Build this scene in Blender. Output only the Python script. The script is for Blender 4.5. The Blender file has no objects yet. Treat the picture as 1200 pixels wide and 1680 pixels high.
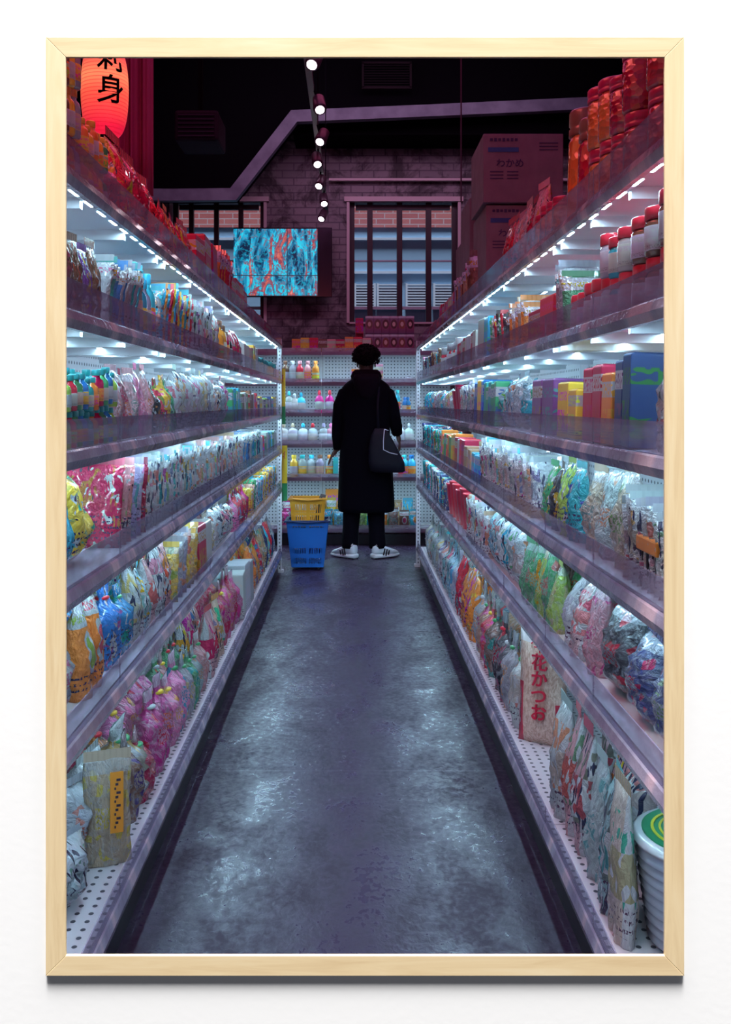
import bpy, bmesh, math, random
from mathutils import Vector, Matrix, noise
PI = math.pi
C = bpy.context.scene.collection
S = bpy.context.scene
F = 1500.0; VX = 576.0; VY = 660.0; H = 1.31       # focal length in pixels, vanishing point, eye height
def P(px, py, d): return Vector(((px - VX) * d / F, d, H - (py - VY) * d / F))

# ------------------------------------------------------------------ camera, light, exposure
cd = bpy.data.cameras.new('camera'); cam = bpy.data.objects.new('camera', cd); C.objects.link(cam)
cam.location = (0, 0, H); cam.rotation_euler = (PI / 2, 0, 0)
cd.sensor_fit = 'HORIZONTAL'; cd.sensor_width = 36; cd.lens = 36 * F / 1200
cd.shift_x = 0.02; cd.shift_y = -0.15; cd.clip_start = .05
S.camera = cam
S.view_settings.view_transform = 'Standard'; S.view_settings.look = 'None'
S.view_settings.gamma = 1; S.view_settings.use_curve_mapping = False
S.view_settings.exposure = 0.0
w = bpy.data.worlds.new('world'); S.world = w; w.use_nodes = True
w.node_tree.nodes['Background'].inputs[0].default_value = (.75, .82, 1, 1)
w.node_tree.nodes['Background'].inputs[1].default_value = 0.05
SUN_EL = math.radians(77)
sd = bpy.data.lights.new('sun', 'SUN'); sd.energy = 11.5; sd.angle = math.radians(14); sd.color = (1, .985, .96)
sun = bpy.data.objects.new('sun', sd); C.objects.link(sun)
sun.rotation_euler = Vector((0.012, math.cos(SUN_EL), -math.sin(SUN_EL))).to_track_quat('-Z', 'Y').to_euler()
def area(name, loc, size, sy, power, col, direction=(0, 0, -1), spread=None):
    d = bpy.data.lights.new(name, 'AREA'); d.shape = 'RECTANGLE'; d.size = size; d.size_y = sy
    d.energy = power; d.color = col
    if spread: d.spread = spread
    o = bpy.data.objects.new(name, d); C.objects.link(o); o.location = loc
    o.rotation_euler = Vector(direction).to_track_quat('-Z', 'Y').to_euler(); return o
# fill lights added out of view, without fixtures, for aisle and walls
area('magenta_fill', (0, 4.6, 4.5), 3.0, 5.0, 42, (1, .17, .42))  # added magenta ambient fill above the view, not a shop fixture
area('violet_fill', (0, 3.4, 4.45), 1.2, 3.0, 10, (.35, .3, 1))  # added unseen violet fill to tint the aisle
area('back_wall_fill', (.2, 7.6, 4.4), 3.5, .6, 27, (.8, .48, .78), (0, .75, -.65))  # added unseen fill aimed at the back wall to brighten the brick
area('front_wall_fill', (0, 1.0, 4.0), 5, .7, 250, (1, .985, .97))  # added unseen fill for the white wall, softens the frame shadow
area('front_room_fill', (0, -3.5, 3.2), 3, 2, 19, (1, .98, 1), (0, .93, -.35))  # added fill behind the camera, lifts the shadow below the frame
LED = 84.0
LEDC = (.50, .84, 1.0)

# ------------------------------------------------------------------ materials
MATS = {}
def pm(name, col, rough=.5, metal=0, spec=.5, coat=0, emis=None, es=0, trans=0):
    if name in MATS: return MATS[name]
    m = bpy.data.materials.new(name); m.use_nodes = True
    b = m.node_tree.nodes['Principled BSDF']
    b.inputs['Base Color'].default_value = (*col, 1); b.inputs['Roughness'].default_value = rough
    b.inputs['Metallic'].default_value = metal; b.inputs['Specular IOR Level'].default_value = spec
    b.inputs['Coat Weight'].default_value = coat; b.inputs['Coat Roughness'].default_value = .08
    b.inputs['Transmission Weight'].default_value = trans
    if emis: b.inputs['Emission Color'].default_value = (*emis, 1); b.inputs['Emission Strength'].default_value = es
    MATS[name] = m; return m
class NB:
    def __init__(s, m): s.t = m.node_tree; s.n = s.t.nodes; s.l = s.t.links; s.b = s.n['Principled BSDF']
    def new(s, ty, **k):
        n = s.n.new(ty)
        for a, v in k.items(): setattr(n, a, v)
        return n
    def put(s, sock, v):
        if isinstance(v, bpy.types.NodeSocket): s.l.new(v, sock)
        elif v is not None:
            if sock.type == 'RGBA' and len(v) == 3: v = (*v, 1)
            sock.default_value = v
    def math(s, op, a, b=None, c=None, clamp=False):
        n = s.new('ShaderNodeMath', operation=op, use_clamp=clamp); s.put(n.inputs[0], a); s.put(n.inputs[1], b)
        if c is not None: s.put(n.inputs[2], c)
        return n.outputs[0]
    def mix(s, f, a, b):
        n = s.new('ShaderNodeMix', data_type='RGBA'); s.put(n.inputs[0], f); s.put(n.inputs[6], a); s.put(n.inputs[7], b); return n.outputs[2]
    def coord(s, kind='Generated'): return s.new('ShaderNodeTexCoord').outputs[kind]
    def sep(s, v): n = s.new('ShaderNodeSeparateXYZ'); s.put(n.inputs[0], v); return n.outputs
    def mapv(s, v, scale=(1, 1, 1), loc=None):
        n = s.new('ShaderNodeMapping'); s.put(n.inputs[0], v); n.inputs['Scale'].default_value = scale
        if loc is not None: s.put(n.inputs['Location'], loc)
        return n.outputs[0]
    def noise(s, v, scale, detail=3, rough=.55, dist=0):
        n = s.new('ShaderNodeTexNoise'); s.put(n.inputs['Vector'], v); n.inputs['Scale'].default_value = scale
        n.inputs['Detail'].default_value = detail; n.inputs['Roughness'].default_value = rough; n.inputs['Distortion'].default_value = dist; return n.outputs[0]
    def vor(s, v, scale, feat='F1'):
        n = s.new('ShaderNodeTexVoronoi', feature=feat); s.put(n.inputs['Vector'], v); n.inputs['Scale'].default_value = scale; return n
    def ramp(s, f, stops):
        n = s.new('ShaderNodeValToRGB'); s.put(n.inputs[0], f); e = n.color_ramp.elements
        e[0].position = stops[0][0]; e[0].color = (*stops[0][1], 1); e[1].position = stops[-1][0]; e[1].color = (*stops[-1][1], 1)
        for p, c in stops[1:-1]: q = e.new(p); q.color = (*c, 1)
        return n.outputs[0]
    def bump(s, h, st=.3, dist=.01):
        n = s.new('ShaderNodeBump'); s.put(n.inputs['Height'], h); n.inputs['Strength'].default_value = st; n.inputs['Distance'].default_value = dist
        s.l.new(n.outputs[0], s.b.inputs['Normal'])
    def base(s, c): s.l.new(c, s.b.inputs['Base Color'])
    def rough(s, c): s.l.new(c, s.b.inputs['Roughness'])
    def band(s, v, lo, hi): return s.math('MULTIPLY', s.math('GREATER_THAN', v, lo), s.math('LESS_THAN', v, hi))

def print_mat(style):
    """printed packaging film: main colour from the object, second colour a hue-shifted one"""
    m = pm('printed_film_' + style, (1, 1, 1), .28, coat=.5); n = NB(m)
    g = n.coord(); x, y, z = n.sep(g)
    oi = n.new('ShaderNodeObjectInfo'); main = oi.outputs['Color']; rnd = oi.outputs['Random']
    hs = n.new('ShaderNodeHueSaturation'); n.put(hs.inputs['Hue'], n.math('ADD', n.math('MULTIPLY', rnd, .7), .15)); hs.inputs['Saturation'].default_value = 1.2; n.put(hs.inputs['Color'], main)
    pal = n.ramp(n.math('FRACT', n.math('MULTIPLY', rnd, 7.31)), [(0, (.55, .02, .05)), (.18, (.03, .06, .22)), (.32, (.02, .28, .32)), (.46, (.7, .22, .03)), (.6, (.6, .05, .2)), (.72, (.05, .28, .09)), (.84, (.65, .42, .04)), (1, (.08, .02, .1))]); pal.node.color_ramp.interpolation = 'CONSTANT'; second = n.mix(.3, pal, hs.outputs[0]); white = (.52, .54, .58)
    off = n.new('ShaderNodeCombineXYZ'); n.put(off.inputs[0], n.math('MULTIPLY', rnd, 37.0)); n.put(off.inputs[2], n.math('MULTIPLY', rnd, 91.0))
    gv = n.mapv(g, (1, .3, 1), off.outputs[0])
    blot = n.noise(gv, 3.5, 2, .5, 1.2)
    # rows of small writing-like marks
    rows = n.math('GREATER_THAN', n.math('FRACT', n.math('MULTIPLY', z, 16.0)), .55)
    glyph = n.math('GREATER_THAN', n.noise(n.mapv(gv, (1.0, .1, .9)), 34, 1, .4), .53)
    glyphs = n.math('MULTIPLY', rows, glyph)
    if style == 'band':
        c = n.mix(n.band(z, .74, .97), main, white)
        dx = n.math('SUBTRACT', x, .5); dz = n.math('SUBTRACT', z, .47)
        r = n.math('ADD', n.math('MULTIPLY', dx, dx), n.math('MULTIPLY', dz, dz))
        r = n.math('ADD', r, n.math('MULTIPLY', n.math('SUBTRACT', blot, .5), .05))
        c = n.mix(n.math('LESS_THAN', r, .055), c, white)
        c = n.mix(n.math('LESS_THAN', r, .025), c, second)
        c = n.mix(n.math('MULTIPLY', glyphs, n.band(z, .1, .27)), c, (.04, .03, .08))
        c = n.mix(n.math('MULTIPLY', glyph, n.band(z, .79, .88)), c, second)
    elif style == 'stripe':
        st = n.band(n.math('ADD', x, n.math('MULTIPLY', n.math('SUBTRACT', blot, .5), .12)), .14, .86)
        c = n.mix(st, white, n.mix(.45, white, main))
        c = n.mix(n.band(z, .3, .62), c, n.mix(.35, main, second))
        big = n.math('GREATER_THAN', n.noise(n.mapv(gv, (1.5, .1, 1)), 6, 1, .4), n.math('ADD', .48, n.math('MULTIPLY', n.math('FRACT', n.math('MULTIPLY', rnd, 5.7)), .14)))
        c = n.mix(n.math('MULTIPLY', big, n.band(z, .25, .85)), c, n.mix(n.band(z, .3, .62), second, white))
        c = n.mix(n.math('MULTIPLY', n.math('LESS_THAN', n.math('FRACT', n.math('MULTIPLY', rnd, 3.3)), .35), n.math('GREATER_THAN', n.noise(n.mapv(gv, (2, .1, .6)), 8, 1, .4), .6)), c, (.03, .03, .08))
        c = n.mix(n.math('MULTIPLY', glyphs, n.band(z, .06, .25)), c, (.1, .05, .1))
    elif style == 'clear':
        cells = n.vor(n.mapv(gv, (1, 1, 1.3)), 8); cc = n.sep(cells.outputs['Color'])
        c = n.mix(cc[0], main, n.mix(.15, n.mix(.3, main, (.03, .01, .03)), white))
        c = n.mix(n.math('GREATER_THAN', cc[1], .86), c, second)
        film = n.ramp(n.noise(gv, 6, 4, .6, 2), [(.48, (0, 0, 0)), (.6, (1, 1, 1))])
        c = n.mix(n.math('MULTIPLY', film, .28), c, (.5, .56, .62))
        c = n.mix(n.math('MULTIPLY', n.band(z, .86, 1.1), .5), c, (.5, .54, .6))
        c = n.mix(n.math('MULTIPLY', n.band(z, .36, .56), n.band(x, .25, .75)), c, n.mix(glyph, n.mix(.4, main, white), second))
    else:
        f = n.ramp(blot, [(.38, (0, 0, 0)), (.44, (1, 1, 1))])
        c = n.mix(f, second, main)
        f2 = n.ramp(n.noise(n.mapv(gv, (1, 1, 1), None), 5.5, 2, .5, .8), [(.60, (0, 0, 0)), (.62, (1, 1, 1))])
        c = n.mix(f2, c, white)
        c = n.mix(n.math('GREATER_THAN', n.noise(n.mapv(gv, (2, .1, 1)), 9, 1, .4), .68), c, (.04, .02, .06))
        c = n.mix(n.math('MULTIPLY', glyphs, n.band(z, .1, .4)), c, (.05, .03, .1))
    n.base(c)
    cr = n.math('ADD', n.noise(gv, 7, 3, .6, 1.5), n.math('MULTIPLY', n.vor(gv, 9, 'DISTANCE_TO_EDGE').outputs[0], .6))
    n.bump(cr, .9, .014); n.b.inputs['Roughness'].default_value = .2; n.b.inputs['Coat Weight'].default_value = .8
    return m
PRINT = {k: print_mat(k) for k in ('band', 'stripe', 'clear', 'blotch')}
def box_print():
    m = pm('printed_card', (1, 1, 1), .4, coat=.2); n = NB(m)
    g = n.coord(); x, y, z = n.sep(g); oi = n.new('ShaderNodeObjectInfo'); main = oi.outputs['Color']; rnd = oi.outputs['Random']
    hs = n.new('ShaderNodeHueSaturation'); n.put(hs.inputs['Hue'], n.math('ADD', n.math('MULTIPLY', rnd, .6), .2)); n.put(hs.inputs['Color'], main)
    off = n.new('ShaderNodeCombineXYZ'); n.put(off.inputs[0], n.math('MULTIPLY', rnd, 37.0)); n.put(off.inputs[2], n.math('MULTIPLY', rnd, 91.0))
    gv = n.mapv(g, (1, .3, 1), off.outputs[0])
    c = n.mix(n.math('MULTIPLY', n.band(z, .66, .88), n.math('GREATER_THAN', rnd, .45)), main, (.52, .5, .54))
    gl = n.math('GREATER_THAN', n.noise(gv, 16, 0, .4), .54)
    c = n.mix(n.math('MULTIPLY', gl, n.band(z, .67, .85)), c, hs.outputs[0])
    c = n.mix(n.math('MULTIPLY', n.math('GREATER_THAN', n.noise(gv, 5, 1, .4, 1), .52), n.band(z, .1, .5)), c, hs.outputs[0])
    rows = n.math('GREATER_THAN', n.math('FRACT', n.math('MULTIPLY', z, 22.0)), .6)
    c = n.mix(n.math('MULTIPLY', n.math('MULTIPLY', rows, n.math('GREATER_THAN', n.noise(gv, 50, 0, .4), .5)), n.band(z, .05, .22)), c, (.05, .04, .06))
    n.base(c); return m
CARD = box_print()
def objcol(name, rough=.3, coat=.3, trans=0):
    m = pm(name, (1, 1, 1), rough, coat=coat, trans=trans); n = NB(m); n.base(n.new('ShaderNodeObjectInfo').outputs['Color']); return m
PLAIN = objcol('coloured_plastic'); LIQ = objcol('tinted_clear_bottle', .12, .8)
M_white = pm('white_painted_metal', (.72, .72, .76), .38)
def perforated():
    m = pm('perforated_white_metal', (.7, .7, .75), .4); n = NB(m); x, y, z = n.sep(n.coord('Object'))
    def hole(a, b):
        fa = n.math('SUBTRACT', n.math('FRACT', n.math('MULTIPLY', a, 32.0)), .5); fb = n.math('SUBTRACT', n.math('FRACT', n.math('MULTIPLY', b, 32.0)), .5)
        return n.math('LESS_THAN', n.math('ADD', n.math('MULTIPLY', fa, fa), n.math('MULTIPLY', fb, fb)), .035)
    return m, n, x, y, z, hole
m_, n_, x_, y_, z_, hole_ = perforated(); n_.base(n_.mix(hole_(y_, z_), (.7, .7, .75), (.06, .06, .09))); M_perfY = m_
MATS.pop('perforated_white_metal'); m_, n_, x_, y_, z_, hole_ = perforated(); n_.base(n_.mix(hole_(x_, z_), (.7, .7, .75), (.06, .06, .09))); M_perfX = m_
MATS.pop('perforated_white_metal'); m_, n_, x_, y_, z_, hole_ = perforated(); n_.base(n_.mix(hole_(x_, y_), (.68, .66, .72), (.06, .06, .09))); M_perfT = m_
M_rail = pm('price_rail_plastic', (.42, .38, .48), .22, coat=.5)
n_ = NB(M_rail); v_ = n_.mapv(n_.coord('Object'), (1, 1, 1))
n_.base(n_.ramp(n_.noise(n_.mapv(v_, (1, 4, .2)), 2.2, 2, .5), [(.40, (.22, .18, .27)), (.56, (.30, .26, .35)), (.64, (.5, .36, .42))])); n_.bump(n_.noise(v_, 45, 3), .6, .005)
def clear_plastic(name, tint, opacity, rough):
    m = bpy.data.materials.new(name); m.use_nodes = True; t = m.node_tree; b = t.nodes['Principled BSDF']
    b.inputs['Base Color'].default_value = (*tint, 1); b.inputs['Roughness'].default_value = rough; b.inputs['Coat Weight'].default_value = .6; b.inputs['Coat Roughness'].default_value = .05
    tr = t.nodes.new('ShaderNodeBsdfTransparent'); tr.inputs[0].default_value = (.86, .84, .92, 1)
    mx = t.nodes.new('ShaderNodeMixShader'); n = NB(m)
    f = n.ramp(n.noise(n.mapv(n.coord('Object'), (2, 2, 6)), 5, 3, .6), [(.35, (opacity * .7,) * 3), (.7, (min(1, opacity * 1.35),) * 3)])
    t.links.new(f, mx.inputs[0]); t.links.new(tr.outputs[0], mx.inputs[1]); t.links.new(b.outputs[0], mx.inputs[2])
    t.links.new(mx.outputs[0], t.nodes['Material Output'].inputs[0]); return m
M_lip = clear_plastic('clear_shelf_lip', (.36, .31, .44), .42, .2)
M_film = clear_plastic('clear_bag_film', (.75, .8, .86), .35, .12)
M_led = pm('led_strip', (1, 1, 1), .5, emis=LEDC, es=LED)
M_ledb = pm('led_strip_back', (1, 1, 1), .5, emis=LEDC, es=LED * 1.7)
M_black = pm('black_kick', (.012, .008, .016), .35)
M_dark = pm('black_paint', (.002, .0015, .003), .9, spec=.05)
M_chrome = pm('chrome', (.6, .6, .65), .2, 1)

# ------------------------------------------------------------------ object helpers
def link_mesh(name, bm, mat, parent=None, smooth=False):
    me = bpy.data.meshes.new(name); bm.to_mesh(me); bm.free()
    if mat is not None: me.materials.append(mat)
    if smooth:
        for p in me.polygons: p.use_smooth = True
    o = bpy.data.objects.new(name, me); C.objects.link(o)
    if parent: o.parent = parent
    return o
def box(bm, c, s, bev=0, rot=None):
    r = bmesh.ops.create_cube(bm, size=1); vs = r['verts']
    bmesh.ops.scale(bm, vec=s, verts=vs)
    if bev:
        es = list({e for v in vs for e in v.link_edges})
        rb = bmesh.ops.bevel(bm, geom=es, offset=bev, segments=2, affect='EDGES', profile=.5)
        vs = list({v for f in rb['faces'] for v in f.verts} | {v for v in vs if v.is_valid})
    if rot is not None: bmesh.ops.rotate(bm, cent=(0, 0, 0), matrix=rot, verts=vs)
    bmesh.ops.translate(bm, vec=c, verts=vs); return vs
def boxes(name, lst, mat, parent=None, bev=0):
    bm = bmesh.new()
    for c, s in lst: box(bm, c, s, bev)
    return link_mesh(name, bm, mat, parent)
def span(name, x0, x1, y0, y1, z0, z1, mat, parent=None, bev=0):
    return boxes(name, [(((x0 + x1) / 2, (y0 + y1) / 2, (z0 + z1) / 2), (abs(x1 - x0), abs(y1 - y0), abs(z1 - z0)))], mat, parent, bev)
def lathe(bm, prof, seg=20, c=(0, 0, 0), sx=1, sy=1):
    rings = []
    for r, z in prof:
        rings.append([bm.verts.new((c[0] + sx * r * math.cos(2 * PI * k / seg), c[1] + sy * r * math.sin(2 * PI * k / seg), c[2] + z)) for k in range(seg)])
    for a, b in zip(rings, rings[1:]):
        for k in range(seg): bm.faces.new((a[k], a[(k + 1) % seg], b[(k + 1) % seg], b[k]))
    bm.faces.new(rings[0][::-1]); bm.faces.new(rings[-1])
def tube(bm, pts, r, seg=8):
    rings = []; n = len(pts); pts = [Vector(p) for p in pts]; rs = r if isinstance(r, (list, tuple)) else [r] * n
    up = Vector((0, 0, 1)); prev = None
    for i in range(n):
        d = (pts[min(i + 1, n - 1)] - pts[max(i - 1, 0)]).normalized()
        if prev is None: a = d.orthogonal().normalized()
        else: a = (prev - d * prev.dot(d)).normalized()
        prev = a; b = d.cross(a)
        rings.append([bm.verts.new(pts[i] + rs[i] * (math.cos(2 * PI * k / seg) * a + math.sin(2 * PI * k / seg) * b)) for k in range(seg)])
    for a, b in zip(rings, rings[1:]):
        for k in range(seg): bm.faces.new((a[k], a[(k + 1) % seg], b[(k + 1) % seg], b[k]))
    bm.faces.new(rings[0][::-1]); bm.faces.new(rings[-1])
def empty(name, loc=(0, 0, 0), rz=0):
    o = bpy.data.objects.new(name, None); o.empty_display_size = .05; C.objects.link(o); o.location = loc; o.rotation_euler = (0, 0, rz); return o
def tag(o, label, cat, group=None):
    o['label'] = label; o['category'] = cat
    if group: o['group'] = group
    return o
def struct(o): o['kind'] = 'structure'; return o
def extrude_poly(bm, pts, d0, d1):
    """polygon given as (x,z) between depths d0 and d1"""
    a = [bm.verts.new((x, d0, z)) for x, z in pts]; b = [bm.verts.new((x, d1, z)) for x, z in pts]
    bm.faces.new(a); bm.faces.new(b[::-1]); n = len(pts)
    for i in range(n): bm.faces.new((a[i], b[i], b[(i + 1) % n], a[(i + 1) % n]))
def text_mesh(name, s, size, mat, parent, loc, rot, thick=.0008, vertical=False):
    cu = bpy.data.curves.new(name, 'FONT'); cu.body = '\n'.join(s) if vertical else s
    cu.size = size; cu.extrude = thick; cu.align_x = 'CENTER'; cu.align_y = 'CENTER'; cu.offset = size * .012
    if vertical: cu.space_line = .95
    t = bpy.data.objects.new(name + '_c', cu); C.objects.link(t)
    dg = bpy.context.evaluated_depsgraph_get(); me = bpy.data.meshes.new_from_object(t.evaluated_get(dg))
    bpy.data.objects.remove(t); me.name = name; me.materials.clear(); me.materials.append(mat)
    o = bpy.data.objects.new(name, me); C.objects.link(o); o.parent = parent; o.location = loc; o.rotation_euler = rot; return o

# ------------------------------------------------------------------ white wall with its framed opening
D0 = 1.45
M_wall = pm('white_plaster', (.88, .88, .89), .8); n_ = NB(M_wall); n_.bump(n_.noise(n_.coord('Object'), 90, 4), .05, .002)
q = .018
ix0, iz1 = P(109, 95, D0).x, P(109, 95, D0).z; ix1, iz0 = P(1090, 1566, D0).x, P(1090, 1566, D0).z
ox0, oz1 = P(76, 62, D0).x, P(76, 62, D0).z; ox1, oz0 = P(1122, 1599, D0).x, P(1122, 1599, D0).z
bm = bmesh.new()
for (x0, x1, z0, z1) in ((-4, ix0 - q, 0, 5), (ix1 + q, 4, 0, 5), (ix0 - q, ix1 + q, 0, iz0 - q), (ix0 - q, ix1 + q, iz1 + q, 5)):
    box(bm, ((x0 + x1) / 2, D0 + .006, (z0 + z1) / 2), (x1 - x0, .008, z1 - z0))
struct(link_mesh('wall_front', bm, M_wall))
M_wood = {}
for nm, sc in (('h', (3, 30, 40)), ('v', (40, 30, 3))):
    m = pm('pale_pine_' + nm, (.8, .6, .35), .45); n = NB(m); v = n.mapv(n.coord('Object'), sc)
    g = n.noise(v, 1.6, 5, .6, .8); r2 = n.noise(n.mapv(n.coord('Object'), (sc[0] * .25, 6, sc[2] * .25)), 1.2, 2)
    c = n.ramp(n.math('ADD', n.math('MULTIPLY', g, .7), n.math('MULTIPLY', r2, .3)), [(.3, (.64, .47, .27)), (.5, (.74, .58, .355)), (.7, (.79, .66, .45))])
    # a few small knots
    k = n.vor(n.mapv(n.coord('Object'), (3.1, 3, 3.1)), 1.0).outputs['Distance']
    c = n.mix(n.math('MULTIPLY', n.math('LESS_THAN', k, .045), .45), c, (.5, .32, .14)); n.base(c); M_wood[nm] = m
fr = tag(empty('picture_frame', (0, D0, oz0)), 'pale pine wooden frame with mitred corners around the opening in the white wall', 'frame')
def rail_part(name, pts, mat):
    bm = bmesh.new(); extrude_poly(bm, [(x, z - oz0) for x, z in pts], -.0035, .0015)
    bmesh.ops.recalc_face_normals(bm, faces=bm.faces)
    bmesh.ops.bevel(bm, geom=[e for e in bm.edges if abs(e.verts[0].co.y + .0035) < 1e-5 and abs(e.verts[1].co.y + .0035) < 1e-5], offset=.0006, segments=1, affect='EDGES')
    return link_mesh(name, bm, mat, fr)
rail_part('top_rail', [(ox0, oz1), (ox1, oz1), (ix1, iz1), (ix0, iz1)], M_wood['h'])
rail_part('bottom_rail', [(ox0, oz0), (ox1, oz0), (ix1, iz0), (ix0, iz0)], M_wood['h'])
rail_part('side_rail', [(ox0, oz0), (ox0, oz1), (ix0, iz1), (ix0, iz0)], M_wood['v'])
rail_part('side_rail', [(ox1, oz0), (ox1, oz1), (ix1, iz1), (ix1, iz0)], M_wood['v'])

# ------------------------------------------------------------------ shop shell
M_floor = pm('dark_vinyl_floor', (.06, .05, .075), .4, spec=.36); n = NB(M_floor); v = n.coord('Object')
pat = n.noise(n.mapv(v, (1.6, 1.0, 1)), 3.2, 6, .62, .6); fine = n.noise(n.mapv(v, (1.2, 1, 1)), 38, 4, .6, .4)
n.base(n.ramp(n.math('ADD', n.math('MULTIPLY', pat, .7), n.math('MULTIPLY', fine, .3)), [(.38, (.019, .007, .027)), (.52, (.030, .014, .044)), (.68, (.055, .042, .085))]))
seam = n.math('LESS_THAN', n.math('ABSOLUTE', n.math('SUBTRACT', n.math('FRACT', n.math('MULTIPLY', n.sep(v)[1], .5)), .625)), .0012)
bcl = n.b.inputs['Base Color'].links[0].from_socket; n.base(n.mix(n.math('MULTIPLY', seam, .6), bcl, (.12, .1, .15)))
n.rough(n.ramp(n.math('ADD', n.math('MULTIPLY', pat, .6), n.math('MULTIPLY', fine, .4)), [(.38, (.62,) * 3), (.60, (.24,) * 3)])); n.bump(fine, .35, .004)
struct(span('floor', -3.6, 3.6, 1.46, 9.7, -.05, 0, M_floor))
struct(span('ceiling', -3.6, 3.6, 1.46, 9.7, 4.72, 4.78, M_dark))
M_side = pm('dark_side_wall', (.05, .03, .05), .8)
struct(span('wall_left', -3.6, -3.5, 1.46, 9.7, 0, 4.72, M_side)); struct(span('wall_right', 3.5, 3.6, 1.46, 9.7, 0, 4.72, M_side))
# back wall of painted brick, with two window openings
DW = 9.6
M_brick = pm('grey_painted_brick', (.2, .17, .2), .75); n = NB(M_brick)
br = n.new('ShaderNodeTexBrick'); vv = n.coord('Object'); sx, sy, sz = n.sep(vv); cmb = n.new('ShaderNodeCombineXYZ'); n.put(cmb.inputs[0], sx); n.put(cmb.inputs[1], sz); n.put(br.inputs['Vector'], cmb.outputs[0])
br.inputs['Scale'].default_value = 1; br.inputs['Brick Width'].default_value = .24; br.inputs['Row Height'].default_value = .078; br.inputs['Mortar Size'].default_value = .007
br.inputs['Color1'].default_value = (.21, .17, .20, 1); br.inputs['Color2'].default_value = (.26, .21, .24, 1); br.inputs['Mortar'].default_value = (.13, .10, .13, 1)
dirt = n.ramp(n.noise(vv, 2.6, 7, .7, .5), [(.42, (.055, .03, .045)), (.53, (1, 1, 1))])
mm = n.new('ShaderNodeMix', data_type='RGBA', blend_type='MULTIPLY'); mm.inputs[0].default_value = .75; n.put(mm.inputs[6], br.outputs[0]); n.put(mm.inputs[7], dirt); n.base(mm.outputs[2])
n.bump(n.math('SUBTRACT', n.noise(vv, 14, 4), n.math('MULTIPLY', br.outputs['Fac'], 1.2)), .8, .012)
W = [(P(573, 330, DW), P(752, 530, DW)), (P(283, 334, DW), P(434, 530, DW))]
zt = W[0][0].z; zb = W[0][1].z
xs = [-3.5, W[1][0].x, W[1][1].x, W[0][0].x, W[0][1].x, 3.5]
bm = bmesh.new()
for i, (a, b) in enumerate(zip(xs, xs[1:])):
    if i in (1, 3):
        box(bm, ((a + b) / 2, DW + .12, zb / 2), (b - a, .24, zb)); box(bm, ((a + b) / 2, DW + .12, (zt + 4.72) / 2), (b - a, .24, 4.72 - zt))
    else: box(bm, ((a + b) / 2, DW + .12, 2.36), (b - a, .24, 4.72))
struct(link_mesh('wall_back', bm, M_brick))
M_mull = pm('dark_window_wood', (.02, .008, .014), .45); M_case = pm('worn_white_casing', (.6, .46, .5), .6); M_glass = clear_plastic('window_glass', (.4, .5, .6), .06, .05)
M_pale = pm('pale_sill_panel', (.42, .48, .55), .6)
def window(i, x0, x1):
    r = empty('window_%d' % i, ((x0 + x1) / 2, DW, zb)); struct(r); w = x1 - x0; h = zt - zb; k = w / 179.0
    L = []
    for a, b in ((0, 9), (30, 39), (79, 88), (127, 136), (168, 179)):
        if a == 168: a, b = 170, 179
        L.append((((a + b) / 2 * k - w / 2, .09, h / 2), ((b - a) * k, .06, h)))
    L.append((((10 + 168) / 2 * k - w / 2, .09, h - .05), ((166 - 10) * k, .05, .05)))
    boxes('mullion', L, M_mull, r)
    t = [((0, .10, h * .52), (w - .1, .03, .018)), ((0, .10, h * .13), (w - .1, .04, .03))]
    boxes('glazing_bar', t, M_pale, r)
    boxes('casing', [((0, -.015, h + .015), (w + .1, .06, .05)), ((-w / 2 - .01, -.01, h / 2), (.03, .04, h)), ((w / 2 + .01, -.01, h / 2), (.03, .04, h))], M_case, r)
    boxes('glass_pane', [((0, .115, h / 2), (w - .02, .004, h))], M_glass, r)
    boxes('window_sill', [((0, .05, -.0), (w, .14, .02))], M_case, r)
window(1, W[0][0].x, W[0][1].x); window(2, W[1][0].x, W[1][1].x)
# neighbouring building across the alley
DB = 13.0
M_rb = pm('red_brick', (.4, .1, .08), .8); n = NB(M_rb); br = n.new('ShaderNodeTexBrick'); sx, sy, sz = n.sep(n.coord('Object')); cmb = n.new('ShaderNodeCombineXYZ'); n.put(cmb.inputs[0], sx); n.put(cmb.inputs[1], sz); n.put(br.inputs['Vector'], cmb.outputs[0])
br.inputs['Scale'].default_value = 1; br.inputs['Brick Width'].default_value = .24; br.inputs['Row Height'].default_value = .08; br.inputs['Mortar Size'].default_value = .007
br.inputs['Color1'].default_value = (.36, .10, .10, 1); br.inputs['Color2'].default_value = (.44, .15, .14, 1); br.inputs['Mortar'].default_value = (.42, .36, .38, 1); n.base(br.outputs[0])
zbk = P(0, 373, DB).z
b = tag(empty('neighbouring_building', (0, DB, 0)), 'red brick building with blue grey cladding and louvres seen outside the windows', 'building')
boxes('brick_upper_wall', [((0, .1, (zbk + 7) / 2), (10, .2, 7 - zbk))], M_rb, b)
M_clad = pm('blue_grey_cladding', (.19, .36, .50), .5)
boxes('cladding', [((0, .12, zbk / 2), (10, .2, zbk))], M_clad, b)
M_line = pm('pale_cladding_trim', (.42, .55, .65), .5)
boxes('cladding_trim', [((0, .0, P(0, y, DB).z), (10, .04, .035)) for y in (392, 447)], M_line, b)
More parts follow.
